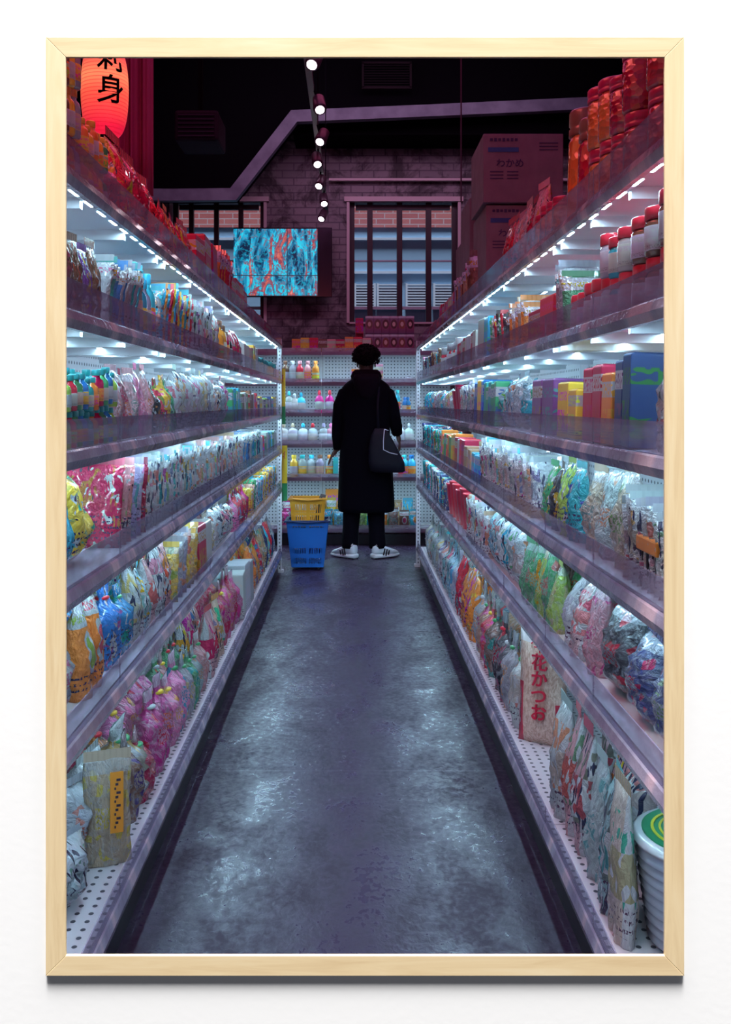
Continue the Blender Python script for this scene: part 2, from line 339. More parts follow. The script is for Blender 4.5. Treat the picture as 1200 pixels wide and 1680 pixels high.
for x0, x1 in ((583, 615), (620, 655), (667, 705), (712, 745), (290, 330), (335, 380)):
    a, c = P(x0, 466, DB), P(x1, 506, DB); L = []
    N = 9
    for i in range(N): L.append((((a.x + c.x) / 2, -.03, a.z + (c.z - a.z) * (i + .5) / N), (c.x - a.x, .08, .018)))
    L += [((a.x, -.03, (a.z + c.z) / 2), (.03, .1, a.z - c.z)), ((c.x, -.03, (a.z + c.z) / 2), (.03, .1, a.z - c.z))]
    boxes('louvre_panel', L, M_line, b)

# bulkhead edge with its pale band, dark strip for its shaded underside, cable, vent, air conditioner
def band_poly(pts, th): return [(P(x, y, 8.9).x, P(x, y, 8.9).z) for x, y in pts] + [(P(x, y + th, 8.9).x, P(x, y + th, 8.9).z) for x, y in reversed(pts)]
lne = [(60, 308), (280, 310), (378, 309), (478, 181), (700, 172), (1000, 158)]
bm = bmesh.new(); extrude_poly(bm, [(P(x, y, 8.92).x, P(x, y, 8.92).z) for x, y in lne] + [(3.4, 4.7), (-3.4, 4.7)], 8.93, 9.58); bmesh.ops.recalc_face_normals(bm, faces=bm.faces)
struct(link_mesh('trim_bulkhead', bm, M_dark))
M_band = pm('grey_band_paint', (.20, .19, .28), .55); n = NB(M_band); n.base(n.ramp(n.noise(n.coord('Object'), 5, 4), [(.35, (.09, .08, .13)), (.65, (.15, .14, .2))]))
bm = bmesh.new()
bp = [P(x, y, 8.85) for x, y in lne]; th = .115; lo = []
nrm = [Vector(((q_ - p_).normalized().z, 0, -(q_ - p_).normalized().x)) for p_, q_ in zip(bp, bp[1:])]
for i in range(len(bp)):
    a, b2 = nrm[max(0, i - 1)], nrm[min(len(nrm) - 1, i)]; m = (a + b2).normalized(); lo.append(bp[i] + m * (th / m.dot(a)))
for i in range(len(bp) - 1): extrude_poly(bm, [(bp[i].x, bp[i].z), (bp[i + 1].x, bp[i + 1].z), (lo[i + 1].x, lo[i + 1].z), (lo[i].x, lo[i].z)], 8.84, 8.93)
bmesh.ops.recalc_face_normals(bm, faces=bm.faces); struct(link_mesh('trim_band', bm, M_band))
struct(span('trim_shade_strip', P(482, 0, 9.2).x, 3.4, 9.1, 9.59, P(0, 226, 9.2).z, P(0, 180, 9.2).z, M_dark))  # dark block standing in for the shadowed recess under the band
struct(span('trim_conduit', P(540, 0, 9.55).x, 3.4, 9.53, 9.57, P(0, 297, 9.55).z, P(0, 293, 9.55).z, M_case))
bm = bmesh.new(); tube(bm, [(P(757, 60, 7.0).x, 7.0, 4.72), P(757, 330, 7.0)], .006, 6); a = link_mesh('hanging_cable', bm, pm('dark_cable', (.05, .02, .04), .5)); tag(a, 'thin dark cable hanging straight down in front of the right window', 'cable')
a = tag(empty('ceiling_vent', P(635, 124, 8.8)), 'square dark vent grille high up in the black ceiling', 'vent')
boxes('frame', [((0, 0, .12), (.48, .03, .02)), ((0, 0, -.12), (.48, .03, .02)), ((-.23, 0, 0), (.02, .03, .24)), ((.23, 0, 0), (.02, .03, .24))], pm('vent_frame', (.012, .006, .009), .8, spec=.12), a)
boxes('grille', [((0, .01, -.1 + .025 * i), (.44, .01, .01)) for i in range(9)], pm('vent_slats', (.006, .003, .005), .8, spec=.12), a)
a = tag(empty('air_conditioner', P(322, 205, 6.6)), 'dark ceiling air conditioning unit in the black upper left', 'air conditioner')
boxes('housing', [((0, .2, 0), (.32, .4, .22))], pm('dark_housing', (.018, .014, .022), .8, spec=.12), a, .02)
boxes('hanger', [((0, .2, .11 + (4.72 - a.location.z - .11) / 2), (.03, .03, 4.72 - a.location.z - .11))], M_dark, a)
boxes('grille', [((0, -.006, -.08 + .03 * i), (.26, .012, .008)) for i in range(6)], pm('grey_grille', (.04, .03, .05), .8, spec=.12), a)

# television
a, c = P(383, 373, 9.4), P(545, 487, 9.4)
tv = tag(empty('television', ((a.x + c.x) / 2, 9.4, c.z)), 'wall television showing blue and cyan fashion pictures beside the window', 'television')
tw, th = c.x - a.x, a.z - c.z
boxes('housing', [((0, .04, th / 2), (tw, .06, th))], pm('black_gloss', (.006, .004, .008), .2), tv, .004)
def tvmat():
    m = pm('television_picture', (.01, .01, .01), .3); n = NB(m); g = n.coord(); x, y, z = n.sep(g)
    v = n.mapv(g, (6, 1, 1.4)); f = n.noise(v, 1.3, 4, .6, 1.2)
    c = n.ramp(f, [(.36, (.0, .015, .05)), (.44, (.0, .10, .22)), (.5, (.01, .38, .62)), (.56, (.02, .62, .8)), (.6, (.0, .12, .25)), (.66, (.55, .10, .06)), (.75, (.7, .3, .3))])
    f2 = n.noise(n.mapv(g, (11, 1, 8), None), 1.3, 3, .6, 2); c = n.mix(n.ramp(f2, [(.5, (0, 0, 0)), (.58, (1, 1, 1))]), c, n.ramp(f, [(.4, (.0, .25, .4)), (.6, (.25, .05, .08))]))
    dx = n.math('ABSOLUTE', n.math('SUBTRACT', x, .64)); ln = n.math('LESS_THAN', dx, .004); ln2 = n.math('LESS_THAN', n.math('ABSOLUTE', n.math('SUBTRACT', z, .3)), .006)
    c = n.mix(n.math('MAXIMUM', ln, ln2), c, (.02, .03, .05)); n.l.new(c, n.b.inputs['Emission Color']); n.b.inputs['Emission Strength'].default_value = 1.15; return m
boxes('screen', [((-tw * .073, .006, th * .5), (tw * .85, .006, th * .96))], tvmat(), tv)
boxes('wall_bracket', [((0, .13, th / 2), (.2, .12, .2))], M_dark, tv)

# ------------------------------------------------------------------ shelving units
XL, XR = .535, .527
ZS = [1.755, 1.485, 1.215, .95, .655, .165]            # shelf board levels, top to bottom
DEP = [.36, .36, .38, .40, .42, .45]
SN = ['top', 'second', 'third', 'fourth', 'fifth', 'bottom']
UZ = 1.80
def led(g, x, L, z, ax='y', mt=None):
    bm = bmesh.new(); n_d = max(3, int(L / .10))
    if ax == 'y': box(bm, (x, L / 2, z), (.016, L - .03, .006))
    else: box(bm, (0, x, z), (L - .03, .016, .006))
    k0 = len(bm.faces)
    for i in range(n_d):
        t = L * (i + .5) / n_d; a, b_ = .005, .028
        q = [(x - a, t - b_), (x - a, t + b_), (x + a, t + b_), (x + a, t - b_)] if ax == 'y' else [(t - b_ - L / 2, x - a), (t - b_ - L / 2, x + a), (t + b_ - L / 2, x + a), (t + b_ - L / 2, x - a)]
        f = bm.faces.new([bm.verts.new((u, v, z - .0035)) for u, v in q]); f.material_index = 1; f.normal_update()
        if f.normal.z > 0: f.normal_flip()
    o = link_mesh('light_strip', bm, M_white, g); o.data.materials.append(mt or M_led); return o
def make_bay(name, y0, y1, side, label, last=False):
    """side -1 left run, +1 right run; origin at the front floor corner"""
    X = XL if side < 0 else XR
    r = tag(empty(name, (side * X, y0, 0)), label, 'shelving', 'shelving bays along the aisle'); L = y1 - y0; s = side
    boxes('back_panel', [((s * .475, L / 2, UZ / 2 + .05), (.012, L - .004, UZ - .1))], M_perfY, r)
    for yy in ((.006,) if not last else (.006, L - .006)):
        boxes('upright', [((s * .45, yy, UZ / 2), (.035, .025, UZ))], M_white, r)
    boxes('kick_plate', [((s * .03, L / 2, .055), (.012, L, .11)), ((s * .25, .01, .055), (.43, .012, .11))], M_black, r)
    for k, (z, dp) in enumerate(zip(ZS, DEP)):
        x0 = 0 if k == 5 else .006
        g = boxes('shelf', [((s * (x0 + dp / 2 + .012), L / 2, z - .006), (dp, L - .004, .012))] +
                  [((s * (x0 + .012 + dp / 2), L * f, z - .024), (dp * .9, .02, .026)) for f in ((.04, .35, .65, .96) if k < 5 else ())], M_perfT if k == 5 else M_white, r)
        # price rail: a shallow slanting channel under the lip
        bm = bmesh.new(); h = .034 if k < 5 else .045
        prof = [(0, .004), (-.004, .0), (-.010, -h * .5), (-.004, -h), (.008, -h), (.010, -.002), (.010, .004)]
        a = [bm.verts.new((s * x, .002, z + zz)) for x, zz in prof]; b_ = [bm.verts.new((s * x, L - .002, z + zz)) for x, zz in prof]; nn = len(prof)
        bm.faces.new(a); bm.faces.new(b_[::-1])
        for i in range(nn): bm.faces.new((a[i], b_[i], b_[(i + 1) % nn], a[(i + 1) % nn]))
        bmesh.ops.recalc_face_normals(bm, faces=bm.faces); link_mesh('price_rail', bm, M_rail, g)
        hl = .058 if k < 5 else .045
        boxes('clear_lip', [((s * .001, L * (i + .5) / 2, z + .004 + hl / 2), (.003, L / 2 - .004, hl)) for i in range(2)], M_lip, g)
        if k < 5:
            for sx_ in ((.028,) if k >= 3 else (.028, .2 if k else .23)): led(g, s * sx_, L, z - (.016 if sx_ < .1 else .014))
    return r
lj = [1.5, 2.74, 4.22, 5.64, 7.02]; rj = [1.5, 2.48, 3.83, 5.17, 6.2, 7.25]
ordn = ['first', 'second', 'third', 'fourth', 'fifth', 'sixth', 'seventh', 'eighth', 'ninth', 'tenth', 'eleventh', 'twelfth', 'thirteenth', 'fourteenth', 'fifteenth', 'sixteenth', 'seventeenth', 'eighteenth', 'nineteenth', 'twentieth']
def ordi(i):
    if i < 20: return ordn[i]
    t = ['twenty', 'thirty', 'forty', 'fifty', 'sixty', 'seventy', 'eighty'][(i + 1) // 10 - 2]; u = (i + 1) % 10
    return t + ('-' + ordn[u - 1] if u else 'th')
for i, (a, b) in enumerate(zip(lj, lj[1:])): make_bay('shelving_bay', a, b, -1, 'white metal shelving bay on the left of the aisle, %s from the near end' % ordn[i], i == 3)
for i, (a, b) in enumerate(zip(rj, rj[1:])): make_bay('shelving_bay', a, b, 1, 'white metal shelving bay on the right of the aisle, %s from the near end' % ordn[i], i == 4)
# perforated end posts at the far ends
M_post = pm('slotted_post', (.68, .68, .74), .4); n = NB(M_post); x, y, z = n.sep(n.coord('Object')); n.base(n.mix(n.math('MULTIPLY', n.math('LESS_THAN', n.math('FRACT', n.math('MULTIPLY', z, 36.0)), .45), n.math('LESS_THAN', n.math('ABSOLUTE', x), .004)), (.68, .68, .74), (.04, .04, .06)))
def end_post(x, y, lab):
    r = tag(empty('end_post', (x, y, 0)), lab, 'post'); boxes('post', [((0, 0, .9), (.034, .03, 1.8))], M_post, r, .002); boxes('foot', [((0, 0, .01), (.06, .06, .02))], M_white, r)
end_post(XR + .01, 7.30, 'white slotted post at the far end of the right shelving'); end_post(-XL - .015, 7.055, 'white slotted post at the far end of the left shelving')

# back unit across the end of the aisle
DBK = 8.36; ZB = [1.77, 1.49, 1.21, .925, .62, .15]
def back_bay(x0, x1, lab):
    r = tag(empty('shelving_bay', ((x0 + x1) / 2, DBK, 0)), lab, 'shelving', 'shelving bays across the end of the aisle'); L = x1 - x0
    boxes('back_panel', [((0, .40, .95), (L - .004, .012, 1.7))], M_perfX, r)
    for sx in (-1, 1): boxes('upright', [((sx * (L / 2 - .012), .38, .9), (.02, .03, 1.8))], M_white, r)
    boxes('kick_plate', [((0, .03, .05), (L, .012, .10))], M_black, r)
    for k, z in enumerate(ZB):
        g = boxes('shelf', [((0, .2, z - .006), (L - .004, .38, .012))], M_white, r)
        boxes('price_rail', [((0, -.004, z - .012), (L - .004, .012, .034))], M_rail, g)
        boxes('clear_lip', [((0, -.001, z + .02), (L - .006, .003, .035))], M_film, g)
        if k < 5: led(g, .03, L, z - .018, 'x', M_ledb)
back_bay(-1.45, -.27, 'white pegboard shelving bay across the aisle end, left of the dotted seam'); back_bay(-.27, .95, 'white pegboard shelving bay across the aisle end, behind the person')

# ------------------------------------------------------------------ product prototypes (unit size: width x, thickness y, height z; front faces -y)
def bag_bm(seed, style):
    rnd = random.Random(seed); o = Vector((seed * 3.7, seed * 1.3, seed * 7.1)); nx, nz = 12, 16; bm = bmesh.new()
    def prof(v):
        if style == 'pouch':   # stands on a gusset, tapers to a flat seal
            return (.85 + .3 * math.sin(v * 2.2)) * (1 - v ** 3.2) + .03
        if style == 'pillow':
            return max(.03, 1.05 * (1 - abs(2 * v - 1) ** 4))
        if style == 'gather':
            return .95 * min(1, .75 + v) if v < .62 else max(.05, .95 - (v - .62) * 4.5 if v < .78 else .25 - (v - .78) * .85)
        if style == 'slim': return max(.06, 1 - abs(2 * v - 1) ** 6)
        return 1
    def wid(v):
        if style == 'gather': return 1 - .04 * math.sin(v * 9) if v < .6 else (1 - (v - .6) * 3.6 if v < .78 else .352 + (v - .78) * 2.0)
        if style == 'pouch': return 1 - .10 * math.sin(v * PI) * .6
        return 1 - .05 * math.sin(v * PI)
    grid = {}
    for f in (0, 1):
        for j in range(nz + 1):
            v = j / nz
            for i in range(nx + 1):
                u = i / nx
                if f and (i in (0, nx)): grid[f, i, j] = grid[0, i, j]; continue
                e = abs(2 * u - 1); t = prof(v) * (1 - e ** 3) ** .7
                d = noise.noise(Vector((u * 3.2, v * 3.5, f * 5)) + o) * .30 + noise.noise(Vector((u * 8, v * 9, f * 9)) + o) * .17
                t = max(.012, t * .5 * (1 + d * 1.25))
                zz = v + (noise.noise(Vector((u * 2.5, 0, 0)) + o) * .05 * v)
                xx = (u - .5) * wid(v) + noise.noise(Vector((v * 4, i * .2, 3)) + o) * .02
                sag = noise.noise(Vector((0, v * 2, 1)) + o) * .12 * v
                grid[f, i, j] = bm.verts.new((xx, (-t if f == 0 else t) + sag, zz))
    for f in (0, 1):
        for j in range(nz):
            for i in range(nx):
                q = [grid[f, i, j], grid[f, i + 1, j], grid[f, i + 1, j + 1], grid[f, i, j + 1]]
                if f: q.reverse()
                try: bm.faces.new(q)
                except ValueError: pass
    for j in (0, nz):
        ring = [grid[0, i, j] for i in range(nx + 1)] + [grid[1, i, j] for i in range(nx - 1, 0, -1)]
        try: bm.faces.new(ring if j else ring[::-1])
        except ValueError: pass
    for v in bm.verts:
        cz = abs(noise.noise(Vector((v.co.x * 9, v.co.y * 3, v.co.z * 5)) + o)) * .22 + abs(noise.noise(Vector((v.co.x * 4, v.co.y * 3, v.co.z * 12)) + o)) * .12
        v.co.y *= 1 - cz * 1.6; v.co.x *= 1 - cz * .35
    lo = [min(v.co[i] for v in bm.verts) for i in range(3)]; hi = [max(v.co[i] for v in bm.verts) for i in range(3)]
    for v in bm.verts:
        for i in range(3): v.co[i] = (v.co[i] - lo[i]) / (hi[i] - lo[i]) - (.5 if i < 2 else 0)
    return bm
def mesh_of(name, bm, mat, smooth=True):
    me = bpy.data.meshes.new(name); bm.to_mesh(me); bm.free(); me.materials.append(mat)
    if smooth:
        for p in me.polygons: p.use_smooth = True
    return me
def simple(fn, *a, **k): bm = bmesh.new(); fn(bm, *a, **k); return bm
MESH = {}
for st in ('pouch', 'pillow', 'gather', 'slim'):
    for mt in ('band', 'stripe', 'clear', 'blotch'):
        for s in range(2 if st != 'slim' else 1):
            MESH.setdefault((st, mt), []).append(mesh_of(st, bag_bm(s * 5 + hash_ if (hash_ := {'pouch': 1, 'pillow': 2, 'gather': 3, 'slim': 4}[st] * 11 + {'band': 0, 'stripe': 1, 'clear': 2, 'blotch': 3}[mt]) else 0, st), PRINT[mt]))
def seal_bm():  # crimped strip along the top of a bag
    bm = bmesh.new(); n = 24; r = []
    for j in range(3): r.append([bm.verts.new((-.5 + i / n, .03 * math.sin(i * 2.1), .0 + .05 * j)) for i in range(n + 1)])
    r2 = [[bm.verts.new(v.co + Vector((0, .04, 0))) for v in row] for row in r]
    for R in (r, r2):
        for a, b in zip(R, R[1:]):
            for i in range(n): bm.faces.new((a[i], a[i + 1], b[i + 1], b[i]) if R is r else (a[i], b[i], b[i + 1], a[i + 1]))
    for a, b in ((r[0], r2[0]), (r[-1], r2[-1])):
        for i in range(n): bm.faces.new((a[i], b[i], b[i + 1], a[i + 1]))
    return bm
M_seal = objcol('shiny_bag_seal', .15, .9)
SEAL = mesh_of('seal', seal_bm(), M_seal, False)
TIE = mesh_of('tie', simple(lathe, [(.14, 0), (.2, .012), (.2, .035), (.14, .045)], 12), PLAIN)
def ticket_bm():
    bm = bmesh.new(); box(bm, (0, 0, .5), (1, 1, 1)); return bm
STICK = mesh_of('sticker', ticket_bm(), CARD, False)
BOX = mesh_of('carton', simple(box, (0, 0, .5), (1, 1, 1), .03), CARD, False)
FLAP = mesh_of('flap', simple(box, (0, 0, .5), (1, 1, 1)), PLAIN, False)
def L_(prof, seg=18, mat=PLAIN, nm='p', sy=1): return mesh_of(nm, simple(lathe, prof, seg, (0, 0, 0), 1, sy), mat)
JARB = L_([(.46, 0), (.5, .03), (.5, .66), (.44, .74)], mat=LIQ, nm='jar_body'); JARL = L_([(.46, .74), (.5, .75), (.5, .97), (.47, 1.0)], nm='jar_lid'); JARW = L_([(.505, .12), (.51, .13), (.51, .6), (.505, .61)], mat=CARD, nm='jar_label')
BOTB = L_([(.44, 0), (.5, .03), (.5, .62), (.44, .71), (.26, .78), (.24, .84)], mat=LIQ, nm='bottle_body'); BOTC = L_([(.27, .84), (.29, .85), (.29, .98), (.26, 1.0)], nm='bottle_cap'); BOTW = L_([(.505, .14), (.51, .15), (.51, .48), (.505, .49)], mat=CARD, nm='bottle_label')
# flat shampoo / detergent bottle with pump
SHB = L_([(.42, 0), (.5, .03), (.47, .35), (.5, .55), (.36, .7), (.14, .76), (.13, .8)], 20, LIQ, 'detergent_body', .6); SHC = L_([(.17, .8), (.19, .81), (.17, .93), (.1, 1.0)], 14, PLAIN, 'detergent_cap'); SHW = L_([(.40, .12), (.485, .13), (.485, .5), (.40, .51)], 20, CARD, 'detergent_label', .62)
M_pk = pm('pickle_contents', (.5, .1, .05), .12, coat=1.0); n = NB(M_pk); cl_ = n.vor(n.mapv(n.coord(), (1, 1, 1.6)), 6); oi_ = n.new('ShaderNodeObjectInfo'); n.base(n.mix(.55, n.ramp(n.sep(cl_.outputs['Color'])[0], [(.1, (.12, .005, .01)), (.45, (.5, .02, .02)), (.7, (.8, .16, .02)), (.9, (.75, .3, .12))]), oi_.outputs['Color'])); n.bump(cl_.outputs['Distance'], .5, .01)
PJB = L_([(.46, 0), (.5, .03), (.5, .72), (.44, .78)], 22, M_pk, 'pickle_jar_body'); PJL = L_([(.47, .78), (.5, .785), (.5, .84), (.47, .85), (.47, .87), (.5, .88), (.5, .98), (.47, 1.0)], 22, PLAIN, 'pickle_jar_lid')
CUP = L_([(.32, 0), (.34, .0), (.42, .5), (.44, .52), (.5, .95), (.52, .97), (.52, 1.0), (.47, 1.0)], 22, PLAIN, 'cup')

COL = dict(white=(.52, .55, .6), cream=(.6, .48, .34), beige=(.6, .42, .3), tan=(.5, .3, .18), brown=(.2, .09, .06), orange=(.85, .28, .05), yellow=(.85, .55, .06),
           red=(.7, .03, .06), crimson=(.5, .01, .07), pink=(.85, .2, .45), rose=(.7, .3, .35), magenta=(.65, .03, .28), lilac=(.45, .4, .65), purple=(.2, .06, .28), navy=(.03, .05, .18),
           blue=(.03, .22, .6), cyan=(.05, .5, .72), teal=(.03, .35, .38), green=(.06, .35, .14), lime=(.35, .6, .1), grey=(.35, .36, .42), black=(.025, .02, .035), silver=(.36, .39, .45))
COUNT = {}
KINDW = dict(pouch='standing pouch', pillow='puffed plastic bag', gather='tied plastic bag', slim='flat packet', box='printed carton', jar='lidded jar', bottle='capped bottle', detergent='pump bottle', cup='plastic tub', pickles='pickle jar')
NAME = dict(pouch='food_pouch', pillow='snack_bag', gather='tied_bag', slim='flat_packet', box='carton', jar='jar', bottle='bottle', detergent='detergent_bottle', cup='plastic_tub', pickles='pickle_jar')
CATS = dict(pouch='packet', pillow='bag', gather='bag', slim='packet', box='box', jar='jar', bottle='bottle', detergent='bottle', cup='tub', pickles='jar')
rng = random.Random(7)
def child(mesh, name, parent, col, loc=(0, 0, 0), scale=(1, 1, 1), rot=(0, 0, 0)):
    o = bpy.data.objects.new(name, mesh); C.objects.link(o); o.parent = parent; o.color = (*col, 1); o.location = loc; o.scale = scale; o.rotation_euler = rot; return o
def product(kind, colname, loc, rz, size, mat='band', where='', near=True, lean=(0, 0), cap=None, group=None, desc='', label2=None, rowname=''):
    w, t, h = size; base = COL[colname]
    j = lambda c: tuple(max(.004, min(.9, v * (1 + rng.uniform(-.12, .12)))) for v in c)
    c = j(base); cc = COL[cap] if cap else COL['white']
    nm = NAME[kind]; key = (where, kind, colname, desc, rowname); i = COUNT.get(key, 0); COUNT[key] = i + 1
    kw = desc or KINDW[kind]
    cw = '' if kw.split()[0] in COL else colname + ' '
    label = label2 or '%s%s, %son %s, %s from the near end' % (cw, kw, rowname, where, ordi(i))
    if where.startswith('back') and not label2: label = '%s %s on the %s, %s of these from left' % (colname, kw, where, ordi(i))
    def mk(root): tag(root, label, CATS[kind], group or ('goods on the ' + where)); return root
    rot = (lean[0], lean[1], rz)
    if kind in ('pouch', 'pillow', 'gather', 'slim'):
        me = rng.choice(MESH[kind, mat])
        if not near:
            o = bpy.data.objects.new(nm, me); C.objects.link(o); o.color = (*c, 1); o.location = loc; o.rotation_euler = rot; o.scale = (w, t, h); return mk(o)
        r = empty(nm, loc); r.rotation_euler = rot
        child(me, 'bag', r, c, scale=(w, t, h))
        if kind == 'gather': child(TIE, 'tie', r, COL[rng.choice(['red', 'yellow', 'white', 'green'])], (0, 0, h * .76), (w * .9, t * .9, h))
        else: child(SEAL, 'seal', r, tuple(.7 * a + .08 for a in c), (0, -t * .02, h * .985), (w * .96, t * .25, h))
        return mk(r)
    if kind == 'box':
        if not near:
            o = bpy.data.objects.new(nm, BOX); C.objects.link(o); o.color = (*c, 1); o.location = loc; o.rotation_euler = rot; o.scale = (w, t, h); return mk(o)
        r = empty(nm, loc); r.rotation_euler = rot; child(BOX, 'box', r, c, scale=(w, t, h)); child(FLAP, 'top_flap', r, tuple(.8 * a for a in c), (0, 0, h), (w * .94, t * .9, .002)); return mk(r)
    parts = {'jar': ((JARB, 'body', c), (JARL, 'lid', cc), (JARW, 'label_band', j(COL['white']))), 'bottle': ((BOTB, 'body', c), (BOTC, 'cap', cc), (BOTW, 'label_band', j(COL[rng.choice(['cream', 'yellow', 'white', 'orange'])]))),
             'detergent': ((SHB, 'body', c), (SHC, 'cap', cc), (SHW, 'label_band', j(COL['white']))), 'cup': ((CUP, 'tub', c),), 'pickles': ((PJB, 'body', c), (PJL, 'lid', cc))}[kind]
    r = empty(nm, loc); r.rotation_euler = rot
    for me, pn, pc in parts: child(me, pn, r, pc, scale=(w, t, h))
    return mk(r)

# ------------------------------------------------------------------ stocking the aisle shelves
def fill(side, k, segs):
    """segs: (y-range as picture columns of the shelf front, kind, material, size w,t,h, colours, options)"""
    X = XL if side < 0 else XR; sd_ = 'left' if side < 0 else 'right'; where = '%s %s shelf' % (sd_, SN[k])
    for seg in segs:
        p0, p1, kind, mat, (w, t, h), cols = seg[:6]; op = seg[6] if len(seg) > 6 else {}
        if kind in ('pouch', 'pillow', 'gather'): w *= .8; t *= .9
        front = X + .028
        ya = F * front / abs(VX - p0); yb = F * front / abs(VX - p1)
        if k == 0: ya, yb = F * X / abs(VX - p0), F * X / abs(VX - p1)
        ya = max(ya, 1.56); yb = min(yb, (6.97 if side < 0 else 7.18))
        filed = op.get('filed'); step = (t if filed else w) * op.get('gap', 1.08)
        nrow = op.get('rows', 1); nst = op.get('stack', 1)
        if kind in ('pouch', 'pillow', 'gather', 'slim') and 1 <= k <= 3: nrow = 1
        def rn(row, lv): return ('' if nrow == 1 and nst == 1 else (('lower ', 'upper ')[lv > 0] if nst < 3 else ('lower ', 'middle-tier ', 'upper ')[lv]) * (nst > 1) + (('front ', 'middle ' if nrow == 3 else 'back ', 'back ')[row] if nrow > 1 else '') + 'row ')
        for row in range(nrow):
            y = ya + step / 2; i = 0
            while y < yb - step * .35:
                if op.get('skip') and rng.random() < op['skip']: y += step; continue
                kz = rng.uniform(.84, 1.05); col = cols[i % len(cols)] if op.get('cycle') else rng.choice(cols)
                near = y < 4.4
                if filed:
                    xx = front + w / 2 + row * (w + .01); rz = rng.uniform(-.06, .06) ; ln = (op.get('lean', -.12) + rng.uniform(-.04, .04), 0)
                else:
                    xx = front + t / 2 + row * (t + .01); rz = (PI / 2 if side < 0 else -PI / 2) + rng.uniform(-1, 1) * op.get('yaw', .2 if kind in ('pouch', 'pillow', 'gather') else .06); ln = (op.get('back', -.03) , op.get('roll', 0) * rng.uniform(-1, 1))
                zz = ZS[k] + .001
                hh = h * kz
                if k > 0 and not filed: hh = min(hh, ZS[k - 1] - ZS[k] - .055)
                product(kind, col, (side * xx, y, zz), rz, (w * .98, t * .98, hh), mat, where, near, ln, op.get('cap'), None, op.get('desc', ''), rowname=rn(row, 0))
                for lv in range(1, op.get('stack', 1)):
                    product(kind, col, (side * xx, y, zz + lv * (hh + .002)), rz, (w * .98, t * .98, hh), mat, where, near, (0, 0), op.get('cap'), None, op.get('desc', ''), rowname=rn(row, lv))
                y += step; i += 1
# left run --------------------------------------------------
fill(-1, 0, [
 (112, 163, 'bottle', 'band', (.036, .036, .104), ['yellow', 'orange', 'brown', 'green', 'grey', 'cream'], dict(rows=2, cap='orange', stack=3)),
 (163, 200, 'bottle', 'band', (.036, .036, .09), ['yellow', 'orange', 'green', 'cream'], dict(rows=2, cap='yellow', stack=2)),
 (205, 232, 'pillow', 'blotch', (.13, .1, .15), ['crimson', 'red', 'orange'], dict(rows=2)),
 (232, 288, 'pouch', 'blotch', (.17, .13, .24), ['crimson', 'red'], dict(rows=2)),
 (290, 338, 'pouch', 'blotch', (.10, .07, .17), ['orange', 'red', 'tan'], dict(rows=1)),
 (338, 372, 'box', 'band', (.17, .14, .20), ['crimson', 'brown'], dict(rows=2, stack=1)),
 (372, 392, 'slim', 'band', (.14, .04, .22), ['red', 'orange', 'rose'], dict(filed=1)),
 (392, 420, 'box', 'band', (.15, .11, .17), ['crimson', 'red'], dict(rows=2)),
 (420, 452, 'box', 'band', (.10, .09, .10), ['crimson', 'brown', 'red', 'rose'], dict(rows=1)),
])
fill(-1, 1, [
 (112, 178, 'pouch', 'blotch', (.085, .06, .19), ['brown', 'purple', 'navy', 'rose'], dict(rows=2)),
 (178, 232, 'slim', 'band', (.14, .026, .19), ['teal', 'grey', 'cyan', 'silver', 'blue'], dict(filed=1, lean=-.32)),
 (232, 262, 'bottle', 'band', (.05, .05, .20), ['blue', 'cyan', 'silver'], dict(cap='cyan', rows=2)),
 (262, 318, 'slim', 'blotch', (.15, .035, .20), ['orange', 'white', 'yellow', 'cyan', 'red'], dict(filed=1, lean=-.3)),
 (318, 352, 'slim', 'stripe', (.15, .04, .20), ['lilac', 'white', 'rose', 'lilac'], dict(filed=1, lean=-.1)),
 (352, 366, 'pillow', 'stripe', (.14, .08, .20), ['white', 'cream'], {}),
 (366, 386, 'bottle', 'band', (.09, .09, .19), ['orange', 'crimson', 'black'], dict(cap='brown')),
 (386, 402, 'pouch', 'blotch', (.15, .09, .19), ['magenta', 'red', 'crimson'], {}),
 (402, 424, 'box', 'band', (.11, .10, .15), ['tan', 'rose', 'yellow', 'white'], {}),
 (424, 455, 'jar', 'band', (.10, .10, .11), ['white', 'green', 'cyan', 'cream', 'silver'], dict(cap='teal', stack=1)),
])
fill(-1, 2, [
 (112, 200, 'bottle', 'band', (.036, .036, .085), ['crimson', 'orange', 'teal', 'green', 'red', 'blue', 'lime'], dict(cap='teal', rows=2, stack=2, gap=1.12)),
 (200, 262, 'pouch', 'clear', (.10, .08, .18), ['pink', 'crimson', 'magenta', 'rose'], dict(rows=2)),
 (262, 298, 'gather', 'blotch', (.09, .08, .18), ['black', 'red', 'yellow', 'green'], dict(cycle=1)),
 (298, 352, 'pillow', 'stripe', (.085, .09, .20), ['white', 'white', 'cream', 'silver'], dict(rows=1)),
 (352, 382, 'pillow', 'stripe', (.10, .09, .195), ['white', 'rose', 'silver'], {}),
 (382, 425, 'box', 'band', (.08, .08, .16), ['blue', 'brown', 'green', 'red', 'yellow', 'cyan', 'white'], {}),
 (425, 456, 'box', 'blotch', (.11, .09, .13), ['yellow', 'red', 'lime', 'cyan', 'white', 'navy'], dict(stack=1)),
])
